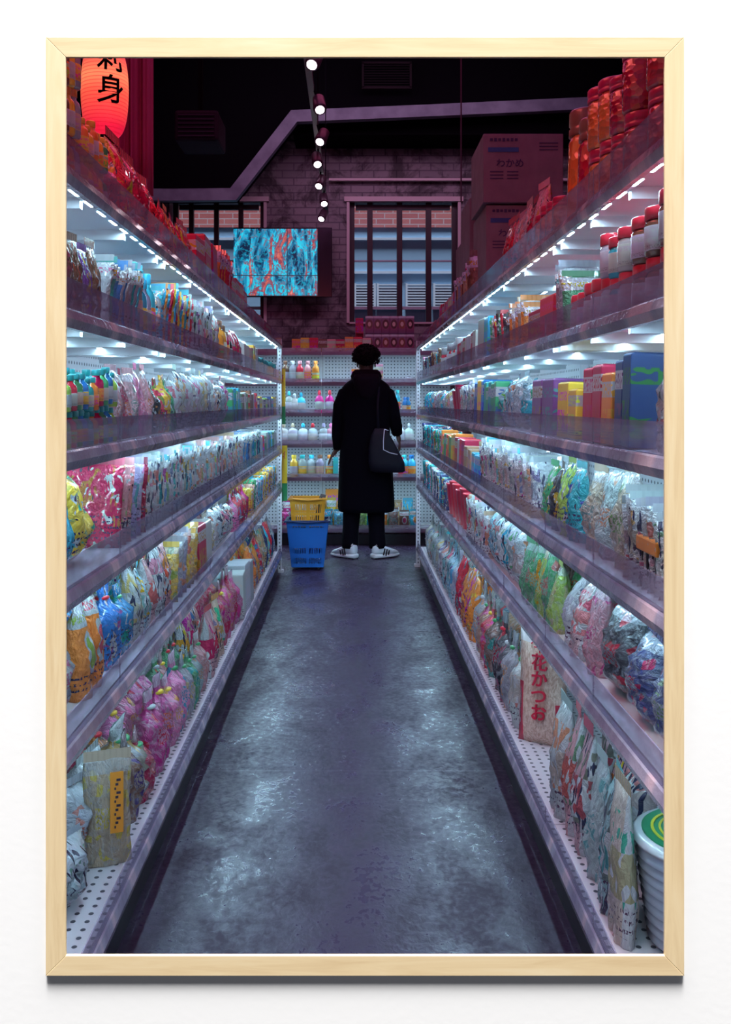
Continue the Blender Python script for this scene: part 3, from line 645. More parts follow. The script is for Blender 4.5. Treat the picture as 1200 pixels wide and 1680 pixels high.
fill(-1, 3, [
 (112, 138, 'pillow', 'blotch', (.12, .1, .20), ['cyan', 'navy'], dict(rows=2)),
 (138, 196, 'pillow', 'blotch', (.20, .15, .21), ['cream', 'yellow'], dict(rows=2, desc='fat printed bag')),
 (196, 246, 'slim', 'blotch', (.15, .05, .20), ['lilac', 'crimson', 'orange', 'rose'], dict(filed=1, lean=-.2, rows=1)),
 (246, 326, 'slim', 'stripe', (.16, .034, .20), ['white', 'cyan', 'silver', 'white', 'teal'], dict(filed=1, lean=-.12, rows=2)),
 (326, 400, 'slim', 'stripe', (.16, .042, .19), ['grey', 'white', 'silver', 'cyan', 'tan', 'rose'], dict(filed=1, lean=-.16, rows=2)),
 (400, 430, 'slim', 'band', (.16, .055, .19), ['blue', 'silver', 'teal', 'navy'], dict(filed=1, lean=-.12)),
 (430, 457, 'box', 'band', (.11, .10, .15), ['blue', 'cyan', 'green', 'white', 'red'], dict(rows=1)),
])
fill(-1, 4, [
 (105, 150, 'pillow', 'clear', (.17, .13, .22), ['white', 'silver'], dict(rows=2, desc='spotted plastic bag')),
 (150, 192, 'pouch', 'band', (.10, .09, .23), ['orange'], dict(rows=2)),
 (192, 232, 'gather', 'blotch', (.15, .11, .21), ['cyan', 'blue'], dict(rows=2)),
 (232, 290, 'pouch', 'stripe', (.11, .09, .22), ['white', 'cyan', 'white', 'red'], dict(rows=2)),
 (290, 330, 'slim', 'clear', (.15, .07, .21), ['grey', 'yellow', 'yellow', 'cream'], dict(filed=1, lean=-.2, rows=2)),
 (330, 352, 'box', 'band', (.14, .16, .21), ['white', 'crimson'], dict(rows=1)),
 (352, 392, 'pillow', 'stripe', (.14, .11, .19), ['white', 'silver', 'red', 'cream'], dict(rows=2)),
 (392, 412, 'gather', 'blotch', (.13, .10, .22), ['crimson', 'red', 'pink'], dict(rows=1)),
 (412, 459, 'slim', 'blotch', (.15, .075, .19), ['white', 'yellow', 'tan', 'green', 'cyan', 'lilac'], dict(filed=1, lean=-.1)),
])
fill(-1, 5, [
 (232, 270, 'gather', 'clear', (.15, .12, .23), ['crimson', 'brown', 'crimson'], dict(rows=2, desc='tied bun bag')),
 (270, 318, 'gather', 'clear', (.145, .12, .27), ['pink', 'pink', 'magenta'], dict(rows=3, desc='tied cracker bag')),
 (318, 352, 'gather', 'clear', (.12, .10, .24), ['silver', 'rose', 'green'], dict(rows=2)),
 (352, 378, 'pouch', 'stripe', (.12, .10, .30), ['red', 'orange', 'orange'], dict(rows=2)),
 (378, 400, 'gather', 'clear', (.16, .12, .32), ['magenta', 'crimson'], dict(rows=2)),
 (400, 420, 'box', 'band', (.16, .12, .26), ['white', 'silver'], dict(rows=2)),
 (420, 441, 'pouch', 'blotch', (.16, .12, .28), ['orange', 'red', 'tan'], dict(rows=2)),
 (441, 461, 'pouch', 'blotch', (.15, .12, .30), ['grey', 'brown', 'cyan', 'red', 'navy'], dict(rows=2)),
])
# right run --------------------------------------------------
fill(1, 0, [
 (1095, 1010, 'pickles', 'band', (.095, .095, .15), ['crimson', 'orange', 'red'], dict(cap='crimson', rows=2, stack=2)),
 (1010, 938, 'pickles', 'band', (.085, .085, .14), ['crimson', 'orange'], dict(cap='crimson', rows=2, stack=2)),
 (936, 893, 'pickles', 'band', (.10, .10, .29), ['crimson', 'orange', 'red'], dict(cap='brown', rows=2)),
 (893, 856, 'pickles', 'band', (.075, .075, .14), ['orange', 'brown', 'crimson'], dict(cap='crimson', rows=2)),
 (862, 800, 'pouch', 'blotch', (.13, .08, .22), ['crimson', 'red', 'rose'], dict(rows=1)),
 (762, 735, 'slim', 'band', (.15, .05, .24), ['tan', 'brown', 'silver'], dict(filed=1)),
 (735, 712, 'box', 'band', (.13, .10, .16), ['red', 'crimson'], {}),
 (712, 692, 'pouch', 'blotch', (.14, .10, .14), ['tan', 'red', 'orange'], {}),
])
fill(1, 1, [
 (1095, 1022, 'jar', 'band', (.075, .075, .105), ['brown', 'black'], dict(cap='red', rows=2, stack=2, desc='red-lidded jar')),
 (1022, 975, 'jar', 'band', (.062, .062, .10), ['cyan', 'white'], dict(cap='red', rows=2, stack=2, desc='red-lidded jar')),
 (975, 925, 'jar', 'band', (.06, .06, .105), ['crimson', 'red'], dict(cap='red', rows=3, desc='small lidded jar')),
 (925, 905, 'slim', 'band', (.13, .035, .19), ['grey', 'green', 'black'], dict(filed=1)),
 (905, 862, 'box', 'stripe', (.16, .12, .12), ['red', 'crimson'], dict(rows=2)),
 (862, 828, 'slim', 'band', (.13, .05, .16), ['magenta', 'orange', 'tan', 'black'], dict(filed=1)),
 (828, 800, 'slim', 'blotch', (.12, .05, .16), ['grey', 'red', 'green', 'black'], dict(filed=1)),
 (800, 778, 'box', 'blotch', (.14, .12, .18), ['cyan', 'white'], {}),
 (778, 748, 'box', 'band', (.07, .10, .15), ['red', 'crimson', 'red', 'white'], {}),
 (748, 720, 'jar', 'band', (.10, .10, .17), ['white', 'red', 'silver'], dict(cap='white')),
 (720, 692, 'slim', 'blotch', (.14, .07, .17), ['brown', 'tan', 'cyan', 'white', 'navy'], dict(filed=1, lean=-.2)),
])
fill(1, 2, [
 (1095, 1030, 'pouch', 'stripe', (.15, .12, .21), ['white', 'rose'], dict(rows=2)),
 (1030, 1000, 'box', 'band', (.05, .14, .19), ['navy', 'white', 'navy'], {}),
 (1000, 945, 'box', 'stripe', (.075, .14, .185), ['red', 'silver', 'crimson', 'orange'], dict(rows=1)),
 (945, 905, 'box', 'band', (.10, .12, .14), ['yellow', 'orange', 'tan'], dict(rows=2)),
 (905, 858, 'box', 'blotch', (.14, .14, .185), ['purple', 'purple'], dict(rows=1)),
 (858, 812, 'pillow', 'stripe', (.17, .12, .18), ['white', 'cyan'], dict(rows=2)),
 (812, 792, 'box', 'band', (.06, .12, .18), ['teal', 'green', 'teal'], {}),
 (792, 776, 'box', 'band', (.09, .13, .18), ['blue', 'yellow'], dict(cycle=1)),
 (776, 752, 'slim', 'stripe', (.14, .05, .18), ['white', 'silver', 'lilac'], dict(filed=1)),
 (752, 738, 'cup', 'band', (.12, .12, .18), ['red', 'crimson'], {}),
 (738, 692, 'pillow', 'blotch', (.12, .10, .17), ['white', 'rose', 'cyan', 'silver'], {}),
])
fill(1, 3, [
 (1095, 1010, 'slim', 'stripe', (.16, .03, .17), ['white', 'silver', 'white'], dict(filed=1, rows=2, lean=-.1, desc='sleeved plastic tray')),
 (1010, 935, 'pouch', 'clear', (.14, .11, .21), ['beige', 'rose', 'white'], dict(rows=2)),
 (935, 872, 'pouch', 'blotch', (.12, .09, .21), ['green', 'teal', 'black', 'lime'], dict(rows=2)),
 (872, 785, 'slim', 'stripe', (.16, .045, .20), ['white', 'cyan', 'silver', 'grey', 'tan', 'white'], dict(filed=1, lean=-.2, rows=2)),
 (785, 760, 'box', 'band', (.13, .14, .14), ['tan', 'tan', 'cyan'], {}),
 (760, 722, 'box', 'blotch', (.09, .10, .18), ['red', 'yellow', 'orange', 'green', 'white', 'crimson'], {}),
 (722, 692, 'slim', 'blotch', (.15, .08, .19), ['teal', 'green', 'navy', 'cyan'], dict(filed=1)),
])
fill(1, 4, [
 (1095, 962, 'pillow', 'clear', (.20, .14, .21), ['navy', 'navy', 'black'], dict(rows=2, desc='bean bag')),
 (962, 938, 'pouch', 'clear', (.12, .10, .22), ['rose', 'silver'], dict(rows=2)),
 (938, 900, 'pouch', 'stripe', (.13, .11, .22), ['white', 'rose', 'white'], dict(rows=2, back=-.15)),
 (900, 842, 'pouch', 'clear', (.10, .09, .225), ['green', 'brown', 'lime', 'green'], dict(rows=2)),
 (842, 795, 'pillow', 'stripe', (.13, .11, .22), ['white', 'cyan', 'silver'], dict(rows=2)),
 (795, 762, 'slim', 'stripe', (.16, .05, .21), ['white', 'red', 'tan', 'white'], dict(filed=1, rows=1)),
 (762, 728, 'cup', 'band', (.15, .15, .20), ['red'], dict(rows=1, desc='plastic bucket')),
 (728, 692, 'slim', 'blotch', (.15, .08, .21), ['cyan', 'teal', 'white', 'navy'], dict(filed=1)),
])
fill(1, 5, [
 (990, 962, 'pouch', 'stripe', (.13, .10, .30), ['teal', 'cyan'], dict(rows=2)),
 (962, 932, 'pouch', 'clear', (.12, .10, .33), ['green', 'white'], dict(rows=2)),
 (940, 908, 'pouch', 'stripe', (.12, .10, .34), ['red', 'crimson', 'white'], dict(rows=2)),
 (838, 824, 'gather', 'stripe', (.14, .11, .33), ['white', 'red'], dict(rows=2)),
 (824, 796, 'gather', 'clear', (.13, .11, .31), ['brown', 'grey', 'silver', 'black'], dict(rows=2)),
 (796, 768, 'gather', 'clear', (.14, .12, .31), ['tan', 'brown', 'red', 'silver'], dict(rows=2)),
 (768, 742, 'pouch', 'blotch', (.15, .12, .31), ['red', 'crimson', 'white', 'orange'], dict(rows=2)),
 (742, 712, 'gather', 'stripe', (.16, .12, .33), ['cyan', 'white', 'silver'], dict(rows=2)),
 (712, 693, 'gather', 'clear', (.17, .12, .30), ['white', 'cyan', 'silver'], dict(rows=2)),
])
# ------------------------------------------------------------------ singular goods near the camera
def one(kind, col, px, py, z, size, mat, side, label, inset=0, rz=None, lean=(0, 0), cap=None):
    """stands at height z with its front at the shelf front plus inset, at the depth where its column is seen"""
    X = (XL if side < 0 else XR) + .028 + inset; y = F * X / abs(px - VX)
    return product(kind, col, (side * (X + size[1] / 2), y, z), (PI / 2 * -side) if rz is None else rz, size, mat, 'x', True, lean, cap, label2=label)
zf = ZS[5] + .001
def put(kind, col, x, y, size, mat, rz, label, lean=(0, 0)): return product(kind, col, (x, y, zf), rz, size, mat, 'x', True, lean, None, label2=label)
put('pillow', 'white', -.665, 2.06, (.17, .15, .15), 'stripe', 1.2, 'crumpled white and black plastic bag at the near end of left bottom shelf')
put('pillow', 'white', -.70, 2.24, (.18, .14, .20), 'clear', 1.4, 'pale crumpled bag just behind the nearest bag, lower left corner', (0, .15))
put('pillow', 'silver', -.80, 2.12, (.20, .16, .28), 'stripe', .9, 'tall silvery bag against the back panel in the lower left corner')
put('pillow', 'white', -.70, 2.42, (.17, .14, .21), 'stripe', 1.5, 'puffy white bag behind the orange-labelled bag, lower left')
put('gather', 'silver', -.66, 2.60, (.19, .17, .24), 'stripe', 1.5, 'round white tied bag beside the brown bun bags')
o = put('pouch', 'beige', -.605, 2.27, (.12, .05, .26), 'clear', .35, 'clear bag with long orange label on the near left bottom shelf')
bm = bmesh.new(); box(bm, (.02, -.029, .16), (.032, .003, .15), .001); lb = link_mesh('orange_label', bm, pm('orange_card', (.9, .34, .03), .4), o); lb['label'] = 'long orange label'
boxes('label_marks', [((.02 + .004 * ((i * 7) % 3 - 1), -.0312, .10 + .0105 * i), (.004 + .003 * (i % 3), .001, .006)) for i in range(12)], pm('dark_ink', (.04, .02, .05), .5), lb)

# right: bonito flake bag with its red writing
X = XR + .045; y = F * X / (856 - VX)
fb = tag(empty('bonito_flake_bag', (X + .07, y, zf)), 'beige bag with red vertical Japanese writing on the right bottom shelf', 'bag'); fb.rotation_euler = (-.06, 0, -PI / 2 + 1.0)
me = MESH['pouch', 'clear'][0]
bgm = pm('bonito_film', (.66, .42, .32), .25, coat=.6); n = NB(bgm); g = n.coord(); x, y_, z = n.sep(g)
cc = n.ramp(n.noise(g, 22, 4, .7), [(.4, (.6, .36, .28)), (.6, (.88, .66, .56))])
cc = n.mix(n.band(z, .84, 1.1), cc, (.8, .7, .72)); cc = n.mix(n.math('MULTIPLY', n.band(z, .0, .5), n.math('LESS_THAN', x, .12)), cc, (.6, .03, .07)); cc = n.mix(n.math('MULTIPLY', n.band(z, .0, .35), n.math('GREATER_THAN', x, .8)), cc, (.6, .03, .07)); n.base(cc); n.bump(n.noise(g, 8, 3, .6, 1), .5, .01)
bm = bag_bm(21, 'slim')
for v in bm.verts: v.co.x *= .17; v.co.y *= .08; v.co.z *= .40
link_mesh('bag', bm, bgm, fb, True)
child(SEAL, 'seal', fb, (.85, .75, .75), (0, -.01, .385), (.165, .05, .35))
M_redink = pm('red_ink', (.6, .012, .05), .4)
text_mesh('red_writing', '花かつお', .058, M_redink, fb, (.0, -.043, .19), (PI / 2, 0, 0), .004, True)
bm = bmesh.new(); tube(bm, [(-.03, -.043, .335), (0, -.043, .357), (.03, -.043, .335)], .0026, 6); tube(bm, [(-.02, -.043, .325), (.02, -.043, .325)], .0026, 6); tube(bm, [(0, -.043, .345), (0, -.043, .308)], .0026, 6); link_mesh('red_emblem', bm, M_redink, fb)
one('pouch', 'silver', 902, 0, zf, (.14, .10, .30), 'stripe', 1, 'shiny silver bag with red print right beside the beige Japanese bag')
# brown printed card pack and plastic bowls, lower right corner
one('pouch', 'tan', 1000, 0, zf, (.12, .06, .32), 'stripe', 1, 'tan printed pack with pointed lower window, lower right corner')
one('gather', 'white', 1012, 0, zf, (.14, .12, .36), 'stripe', 1, 'white pleated bag standing behind the tan pack, lower right', inset=.09)
st = empty('plastic_bowl', (XR + .21, 1.93, zf)); tag(st, 'stack of clear plastic bowls with green and yellow ringed lid, lower right corner', 'bowl')
bm = bmesh.new()
prof = [(.085, 0)]
for i in range(9): prof += [(.10 + .003 * i, .012 + .022 * i), (.108 + .003 * i, .016 + .022 * i), (.103 + .003 * i, .022 + .022 * i)]
lathe(bm, prof + [(.13, .215), (.135, .222)], 40); link_mesh('bowls', bm, pm('clear_bowls', (.42, .46, .56), .12, coat=.9), st, True)
bm = bmesh.new(); lathe(bm, [(.138, .218), (.14, .226), (.13, .234), (.05, .236)], 40); link_mesh('lid', bm, pm('lid_clear', (.6, .64, .7), .15, coat=.8), st, True)
def ring(nm, r0, r1, z, col):
    bm = bmesh.new(); a = []; N = 48
    for r, zz in ((r0, z), (r1, z), (r1, z + .002), (r0, z + .002)): a.append([bm.verts.new((r * math.cos(2 * PI * i / N), r * math.sin(2 * PI * i / N), zz)) for i in range(N)])
    for q in range(4):
        for i in range(N): bm.faces.new((a[q][i], a[q][(i + 1) % N], a[(q + 1) % 4][(i + 1) % N], a[(q + 1) % 4][i]))
    bmesh.ops.recalc_face_normals(bm, faces=bm.faces); link_mesh(nm, bm, pm('paint_' + nm, col, .35), st)
ring('green_ring', .07, .118, .2355, (.02, .25, .12)); ring('yellow_ring', .078, .083, .2375, (.7, .65, .05)); ring('yellow_ring', .093, .099, .2375, (.7, .65, .05)); ring('blue_ring', .035, .045, .2365, (.1, .5, .7))
o = one('pillow', 'black', 1062, 0, zf, (.20, .14, .38), 'clear', 1, 'dark bag with white rim tucked behind the ringed lid bowls', inset=.27)
# teal foil bags and green card box on right fifth shelf
one('pillow', 'cyan', 1075, 0, ZS[5] + .001, (.2, .1, .40), 'blotch', 1, 'blue foil bag at the back of the near right bottom shelf', inset=.30)
# orange comb-shaped object on right fourth shelf
cb = tag(empty('orange_handled_forks', (XR + .05, F * (XR + .05) / (1078 - VX) + .02, ZS[3] + .002)), 'black prongs with an orange bar in front of the white trays, right fourth shelf', 'utensil')
boxes('orange_bar', [((0, 0, .085), (.03, .12, .03))], pm('orange_plastic', (.75, .25, .03), .35), cb, .004)
boxes('prongs', [((0, -.045 + .03 * i, .035), (.02, .015, .07)) for i in range(4)], pm('black_plastic', (.02, .015, .02), .35), cb, .003)

# cardboard cases on the right top shelf
M_case2 = pm('case_cardboard', (.2, .1, .12), .7); n = NB(M_case2); n.base(n.ramp(n.noise(n.coord('Object'), 12, 3), [(.3, (.17, .10, .11)), (.7, (.22, .13, .15))]))
M_ink = pm('case_ink', (.03, .015, .06), .6); M_blueb = pm('case_blue_band', (.02, .07, .2), .6)
def case(px0, px1, pyt, pyb, y, depth, label, words=True):
    a, b = P(px0, pyt, y), P(px1, pyb, y); w, h = b.x - a.x, a.z - b.z
    r = tag(empty('cardboard_case', ((a.x + b.x) / 2, y, b.z)), label, 'box', 'cardboard cases on the right top shelf')
    boxes('box', [((0, depth / 2, h / 2), (w, depth, h))], M_case2, r, .003)
    if words:
        k = w / 120
        boxes('blue_band', [((-w / 2 + 30 * k, -.001, h - 24 * k), (46 * k, .002, 7 * k))], M_blueb, r)
        boxes('case_heading', [((-w / 2 + (12 + 6.2 * i) * k, -.001, h - 9 * k), (4.2 * k, .002, (4 + i % 2) * k)) for i in range(7)], M_ink, r)
        text_mesh('case_writing', 'わかめ', 14 * k, M_ink, r, (-w / 2 + 40 * k, -.001, h - 45 * k), (PI / 2, 0, 0), .0005)
        boxes('small_print', [((-w / 2 + (18 + 24 * (i % 2) + 2) * k, -.0008, h - (57 + 5 * (i // 2)) * k), ((20 - 3 * (i % 2)) * k, .0016, 1.4 * k)) for i in range(6)] + [((-w / 2 + 98 * k, -.0008, h - (14 + 5 * i) * k), (28 * k, .0016, 1.4 * k)) for i in range(3)], M_ink, r)
    return r
yc = 4.0
zt0 = ZS[0]
def case2(x0, x1, y, depth, z0, h, label, words=True):
    a = P(0, 0, y); s_ = F / y
    return case(VX + x0 * s_, VX + x1 * s_, VY - (z0 + h - H) * s_, VY - (z0 - H) * s_, y, depth, label, words)
case2(.595, .93, 4.02, .42, ZS[0] + .002, .42, 'lower cardboard case of the big stack on the right top shelf')
case2(.58, .93, 4.0, .40, ZS[0] + .43, .30, 'upper cardboard case with dark Japanese writing on the right top shelf')
case2(.585, .90, 4.50, .35, ZS[0] + .002, .56, 'tall cardboard case standing just beyond the written case stack', False)
case2(.60, .88, 4.92, .30, ZS[0] + .002, .42, 'lower tan cardboard case farthest along the right top shelf', False)

# goods on the top of the right shelf near corner: pink bags above the jars


# ------------------------------------------------------------------ back shelf goods
def back(px, k, kind, col, wpx, hpx, mat='band', cap=None, inset=.06, desc='', z=None, label=None, t=None):
    s_ = F / (DBK + inset); w = wpx / s_; h = hpx / s_
    hmax = (ZB[k - 1] - ZB[k] - .05) if k else 1
    names = ['top', 'second', 'third', 'fourth', 'fifth', 'bottom']
    return product(kind, col, ((px - VX) / s_, DBK + inset + (t or w) / 2, (ZB[k] if z is None else z) + .001), 0, (w, t or w, min(h, hmax)), mat, 'back %s shelf' % names[k], True, (0, 0), cap, desc=desc, label2=label)
for px, c, cap_, k_ in ((468, 'brown', 'brown', 'bottle'), (480, 'silver', 'white', 'bottle'), (492, 'red', 'rose', 'bottle'), (505, 'rose', 'rose', 'bottle'), (518, 'orange', 'orange', 'bottle')): back(px, 1, k_, c, 12, 36, cap=cap_)
back(583, 1, 'box', 'orange', 12, 22); back(622, 1, 'box', 'rose', 14, 30); back(672, 1, 'jar', 'white', 9, 12)
for px, c, cap_, k_, h_ in ((474, 'silver', 'teal', 'detergent', 36), (483, 'white', 'white', 'detergent', 32), (494, 'cyan', 'cyan', 'detergent', 34), (524, 'magenta', 'red', 'detergent', 38), (541, 'magenta', 'red', 'detergent', 38), (554, 'crimson', 'pink', 'detergent', 28)): back(px, 2, k_, c, 15, h_, cap=cap_)
for px, c in ((645, 'cyan'), (653, 'teal'), (665, 'blue'), (670, 'blue')): back(px, 2, 'bottle', c, 9, 38 if px < 660 else 26, cap=c)
for px, c, cap_ in ((465, 'white', 'cream'), (480, 'white', 'cream'), (497, 'white', 'cyan'), (513, 'white', 'red'), (531, 'silver', 'lilac'), (543, 'rose', 'pink'), (658, 'white', 'red'), (672, 'white', 'silver')): back(px, 3, 'detergent', c, 17, 34, cap=cap_)
for px, c, cap_ in ((482, 'yellow', 'yellow'), (496, 'silver', 'teal'), (511, 'silver', 'cyan'), (525, 'silver', 'brown'), (541, 'silver', 'orange'), (664, 'cyan', 'teal'), (676, 'cyan', 'blue')): back(px, 4, 'bottle', c, 14, 36, cap=cap_)
for px, c in ((551, 'cyan'), (658, 'red')): back(px, 4, 'box', c, 8, 32)
cs = ['cyan', 'teal', 'blue', 'green', 'cyan', 'orange', 'yellow', 'lime', 'red']
for row in range(2):
    px = 466 + row * 6
    while px < 684:
        c = rng.choice(cs if px < 640 else ['tan', 'brown', 'tan', 'cyan'])
        if px < 474: c = 'magenta'
        back(px, 5, 'pillow' if px < 640 else 'pouch', c, 17, 24 + row * 12 + rng.uniform(0, 8), rng.choice(['blotch', 'clear', 'band']), inset=.04 + row * .13, t=.09); px += 18
back(545, 5, 'box', 'orange', 21, 58, inset=.29, t=.06); back(590, 5, 'box', 'red', 20, 30, inset=.29, t=.06)
# top of back shelf
px = 486
for c in ('orange', 'yellow', 'red', 'brown', 'rose', 'crimson', 'orange', 'red', 'rose'):
    back(px, 0, 'box', c, 14, rng.uniform(20, 26), 'blotch', t=.06, inset=.02); px += 14.5
dm = pm('hair_dye_card', (.3, .1, .2), .45); n = NB(dm); g = n.coord(); x, y, z = n.sep(g)
dx = n.math('SUBTRACT', x, .5); dz = n.math('MULTIPLY', n.math('SUBTRACT', z, .55), 1.5); rr = n.math('ADD', n.math('MULTIPLY', dx, dx), n.math('MULTIPLY', dz, dz))
oi = n.new('ShaderNodeObjectInfo'); c = n.ramp(z, [(0, (.12, .04, .12)), (.35, (.25, .05, .12)), (1, (.22, .12, .22))])
c = n.mix(n.math('LESS_THAN', rr, .16), c, n.mix(oi.outputs['Random'], (.03, .01, .02), (.25, .06, .04))); c = n.mix(n.math('LESS_THAN', rr, .04), c, (.65, .4, .38))
c = n.mix(n.band(z, .88, 1.1), c, (.6, .5, .6)); n.base(c)
DYE = mesh_of('carton', simple(box, (0, 0, .5), (1, 1, 1), .02), dm, False)
for r_ in range(2):
    for i in range(6 if r_ == 0 else 6):
        s_ = F / (DBK + .03); x_ = (606.5 + 13.4 * i - VX) / s_
        o = empty('hair_dye_box', (x_, DBK + .07, ZB[0] + .001 + r_ * .168)); tag(o, 'purple hair dye box with portrait, %s from left in the %s back-shelf row' % (ordn[i], ('lower', 'upper')[r_]), 'box', 'hair dye boxes on top of the back shelf')
        child(DYE, 'box', o, (1, 1, 1), scale=(.073, .06, .162)); child(FLAP, 'hanging_tab', o, (.6, .55, .65), (0, -.031, .145), (.04, .002, .018))
for i in range(1):
    back(590, 0, 'box', 'crimson', 13, 25, 'blotch', z=ZB[0] + .17, label='crimson carton left of the upper purple dye boxes', t=.06, inset=.02)
    back(590, 0, 'box', 'crimson', 13, 30, 'blotch', label='crimson carton left of the lower purple dye boxes', t=.06, inset=.09)

# yellow and green end signs
for y0, y1, lb in ((605, 696, 'upper'), (731, 822, 'lower')):
    a = P(458.5 + (0 if y0 < 700 else 3), y0, 7.11); b_ = P(468.5 + (0 if y0 < 700 else 3), y1, 7.11); hh = a.z - b_.z; ww = b_.x - a.x
    sg = tag(empty('shelf_end_sign', ((a.x + b_.x) / 2, 7.11, b_.z)), '%s yellow and green vertical sign strip at the end of the left shelving' % lb, 'sign')
    boxes('yellow_panel', [((0, 0, hh * .66), (ww, .006, hh * .68))], pm('sign_yellow', (.82, .6, .02), .4), sg)
    boxes('green_panel', [((0, 0, hh * .16), (ww, .006, hh * .32))], pm('sign_green', (.02, .3, .1), .4), sg)
    boxes('sign_marks', [((.004 * (-1) ** i, -.004, hh * .83 + .012 * (i - 2)), (.012 + .004 * (i % 2), .002, .004)) for i in range(5)] + [((0, -.004, hh * .83), (.004, .002, .05))], M_redink, sg)

# ------------------------------------------------------------------ shopping baskets
def basket(name, loc, wt, wb, dt, db, z0, z1, mat, rimmat, rows, label, wheels=False):
    r = tag(empty(name, (loc[0], loc[1], 0)), label, 'basket')
    def w_at(z): t = (z - z0) / (z1 - z0); return wb + (wt - wb) * t
    def d_at(z): t = (z - z0) / (z1 - z0); return db + (dt - db) * t
    bm = bmesh.new()
    def quadbox(u0, u1, za, zb, wall):   # slab on a tapered wall between u0..u1 (-.5...5)
        th = .004; vs = []
        for z in (za, zb):
            W_, D_ = w_at(z), d_at(z)
            for u in (u0, u1):
                for o in (0, th):
                    if wall == 0: p = (u * W_, -D_ / 2 + o, z)
                    elif wall == 1: p = (u * W_, D_ / 2 - o, z)
                    elif wall == 2: p = (-W_ / 2 + o, u * D_, z)
                    else: p = (W_ / 2 - o, u * D_, z)
                    vs.append(bm.verts.new(p))
        for f in ((0, 1, 3, 2), (4, 6, 7, 5), (0, 2, 6, 4), (1, 5, 7, 3), (0, 4, 5, 1), (2, 3, 7, 6)): bm.faces.new([vs[i] for i in f])
    zs = z0
    for (ra, rb) in rows + [(1.0, 1.0)]:
        za = z0 + (z1 - z0) * ra; zb = z0 + (z1 - z0) * rb
        for wl in range(4): quadbox(-.5, .5, zs, za, wl)
        if rb > ra:
            for wl in range(4):
                N = 15 if wl < 2 else 12
                for i in range(N + 1):
                    u = -.5 + i / N; hw = .012 if 0 < i < N else .02
                    quadbox(max(-.5, u - hw) if i else -.5, min(.5, u + hw), za, zb, wl)
                quadbox(-.03, .03, za, zb, wl); quadbox(-.5, -.40, za, zb, wl); quadbox(.40, .5, za, zb, wl)
        zs = zb
    box(bm, (0, 0, z0 + .004), (wb, db, .008)); bmesh.ops.recalc_face_normals(bm, faces=bm.faces); link_mesh('body', bm, mat, r)
    bm = bmesh.new()
    for c_, s_ in (((0, -dt / 2, z1), (wt + .03, .02, .016)), ((0, dt / 2, z1), (wt + .03, .02, .016)), ((-wt / 2, 0, z1), (.02, dt, .016)), ((wt / 2, 0, z1), (.02, dt, .016))): box(bm, c_, s_, .003)
    link_mesh('rim', bm, rimmat, r)
    bm = bmesh.new(); tube(bm, [(-wt / 2 + .01, -.01, z1 + .004), (-wt / 2 + .03, -dt / 2 - .012, z1 + .002), (0, -dt / 2 - .02, z1 - .006), (wt / 2 - .03, -dt / 2 - .012, z1 + .002), (wt / 2 - .01, -.01, z1 + .004)], .006, 8); link_mesh('handle', bm, rimmat, r, True)
    if wheels:
        for sx in (-1, 1):
            for sy in (-1, 1):
                bm = bmesh.new(); bmesh.ops.create_cone(bm, cap_ends=True, segments=14, radius1=.014, radius2=.014, depth=.014, matrix=Matrix.Translation((sx * (wb / 2 - .04), sy * (db / 2 - .03), .014)) @ Matrix.Rotation(PI / 2, 4, 'Y')); link_mesh('wheel', bm, M_black, r)
    return r
M_bb = pm('blue_basket_plastic', (.012, .13, .50), .35); M_yb = pm('yellow_basket_plastic', (.85, .42, .03), .35)
bx = (504.5 - VX) / 212 
basket('shopping_basket', (bx, 7.21), .33, .25, .25, .19, .026, .385, M_bb, pm('dark_blue_rim', (.01, .03, .12), .4), [(.08, .2), (.3, .42), (.86, .9)], 'blue wheeled plastic shopping basket on the floor at the aisle end', True)
basket('shopping_basket', (bx + .0, 7.21), .275, .245, .205, .175, .34, .555, M_yb, M_yb, [(.12, .42), (.5, .82)], 'yellow plastic shopping basket stacked inside the blue basket')
a = tag(empty('spray_bottle', (bx + .095, 7.17, .50)), 'dark grey trigger bottle sticking out of the yellow basket', 'bottle'); a.rotation_euler = (0, .25, 0)
bm = bmesh.new(); lathe(bm, [(.018, -.13), (.02, -.12), (.02, .05), (.01, .07)], 12); link_mesh('body', bm, pm('grey_plastic', (.05, .05, .06), .3), a, True)
boxes('trigger_head', [((.005, 0, .08), (.045, .02, .026)), ((-.018, 0, .062), (.006, .014, .03))], pm('grey_plastic2', (.12, .11, .13), .3), a, .003)

# ------------------------------------------------------------------ person in the long black coat, seen from behind
pp = tag(empty('person', (.13, 7.70, 0)), 'person in long black coat and dark trousers, back turned, browsing the end shelf', 'person')
M_skin = pm('skin', (.10, .045, .035), .5); M_coat = pm('black_wool', (.002, .0015, .005), .9, spec=.08); M_tr = pm('dark_trousers', (.003, .002, .006), .9, spec=.1); M_hood = pm('dark_hood', (.007, .003, .008), .9, spec=.1)
def skin_obj(name, pts, edges, radii, mat, parent, root=0, sub=1, extra=None):
    me = bpy.data.meshes.new(name); me.from_pydata([tuple(p) for p in pts], edges, []); o = bpy.data.objects.new(name, me); C.objects.link(o)
    m = o.modifiers.new('s', 'SKIN'); m.use_smooth_shade = True; m.use_x_symmetry = False
    for i, r in enumerate(radii):
        v = me.skin_vertices[0].data[i]; v.radius = r if isinstance(r, tuple) else (r, r)
        v.use_root = (i == root)
    s2 = o.modifiers.new('u', 'SUBSURF'); s2.levels = sub; s2.render_levels = sub
    dg = bpy.context.evaluated_depsgraph_get(); nm = bpy.data.meshes.new_from_object(o.evaluated_get(dg)); bpy.data.objects.remove(o)
    nm.materials.clear(); nm.materials.append(mat)
    for p in nm.polygons: p.use_smooth = True
    o = bpy.data.objects.new(name, nm); C.objects.link(o); o.parent = parent; nm.name = name; return o
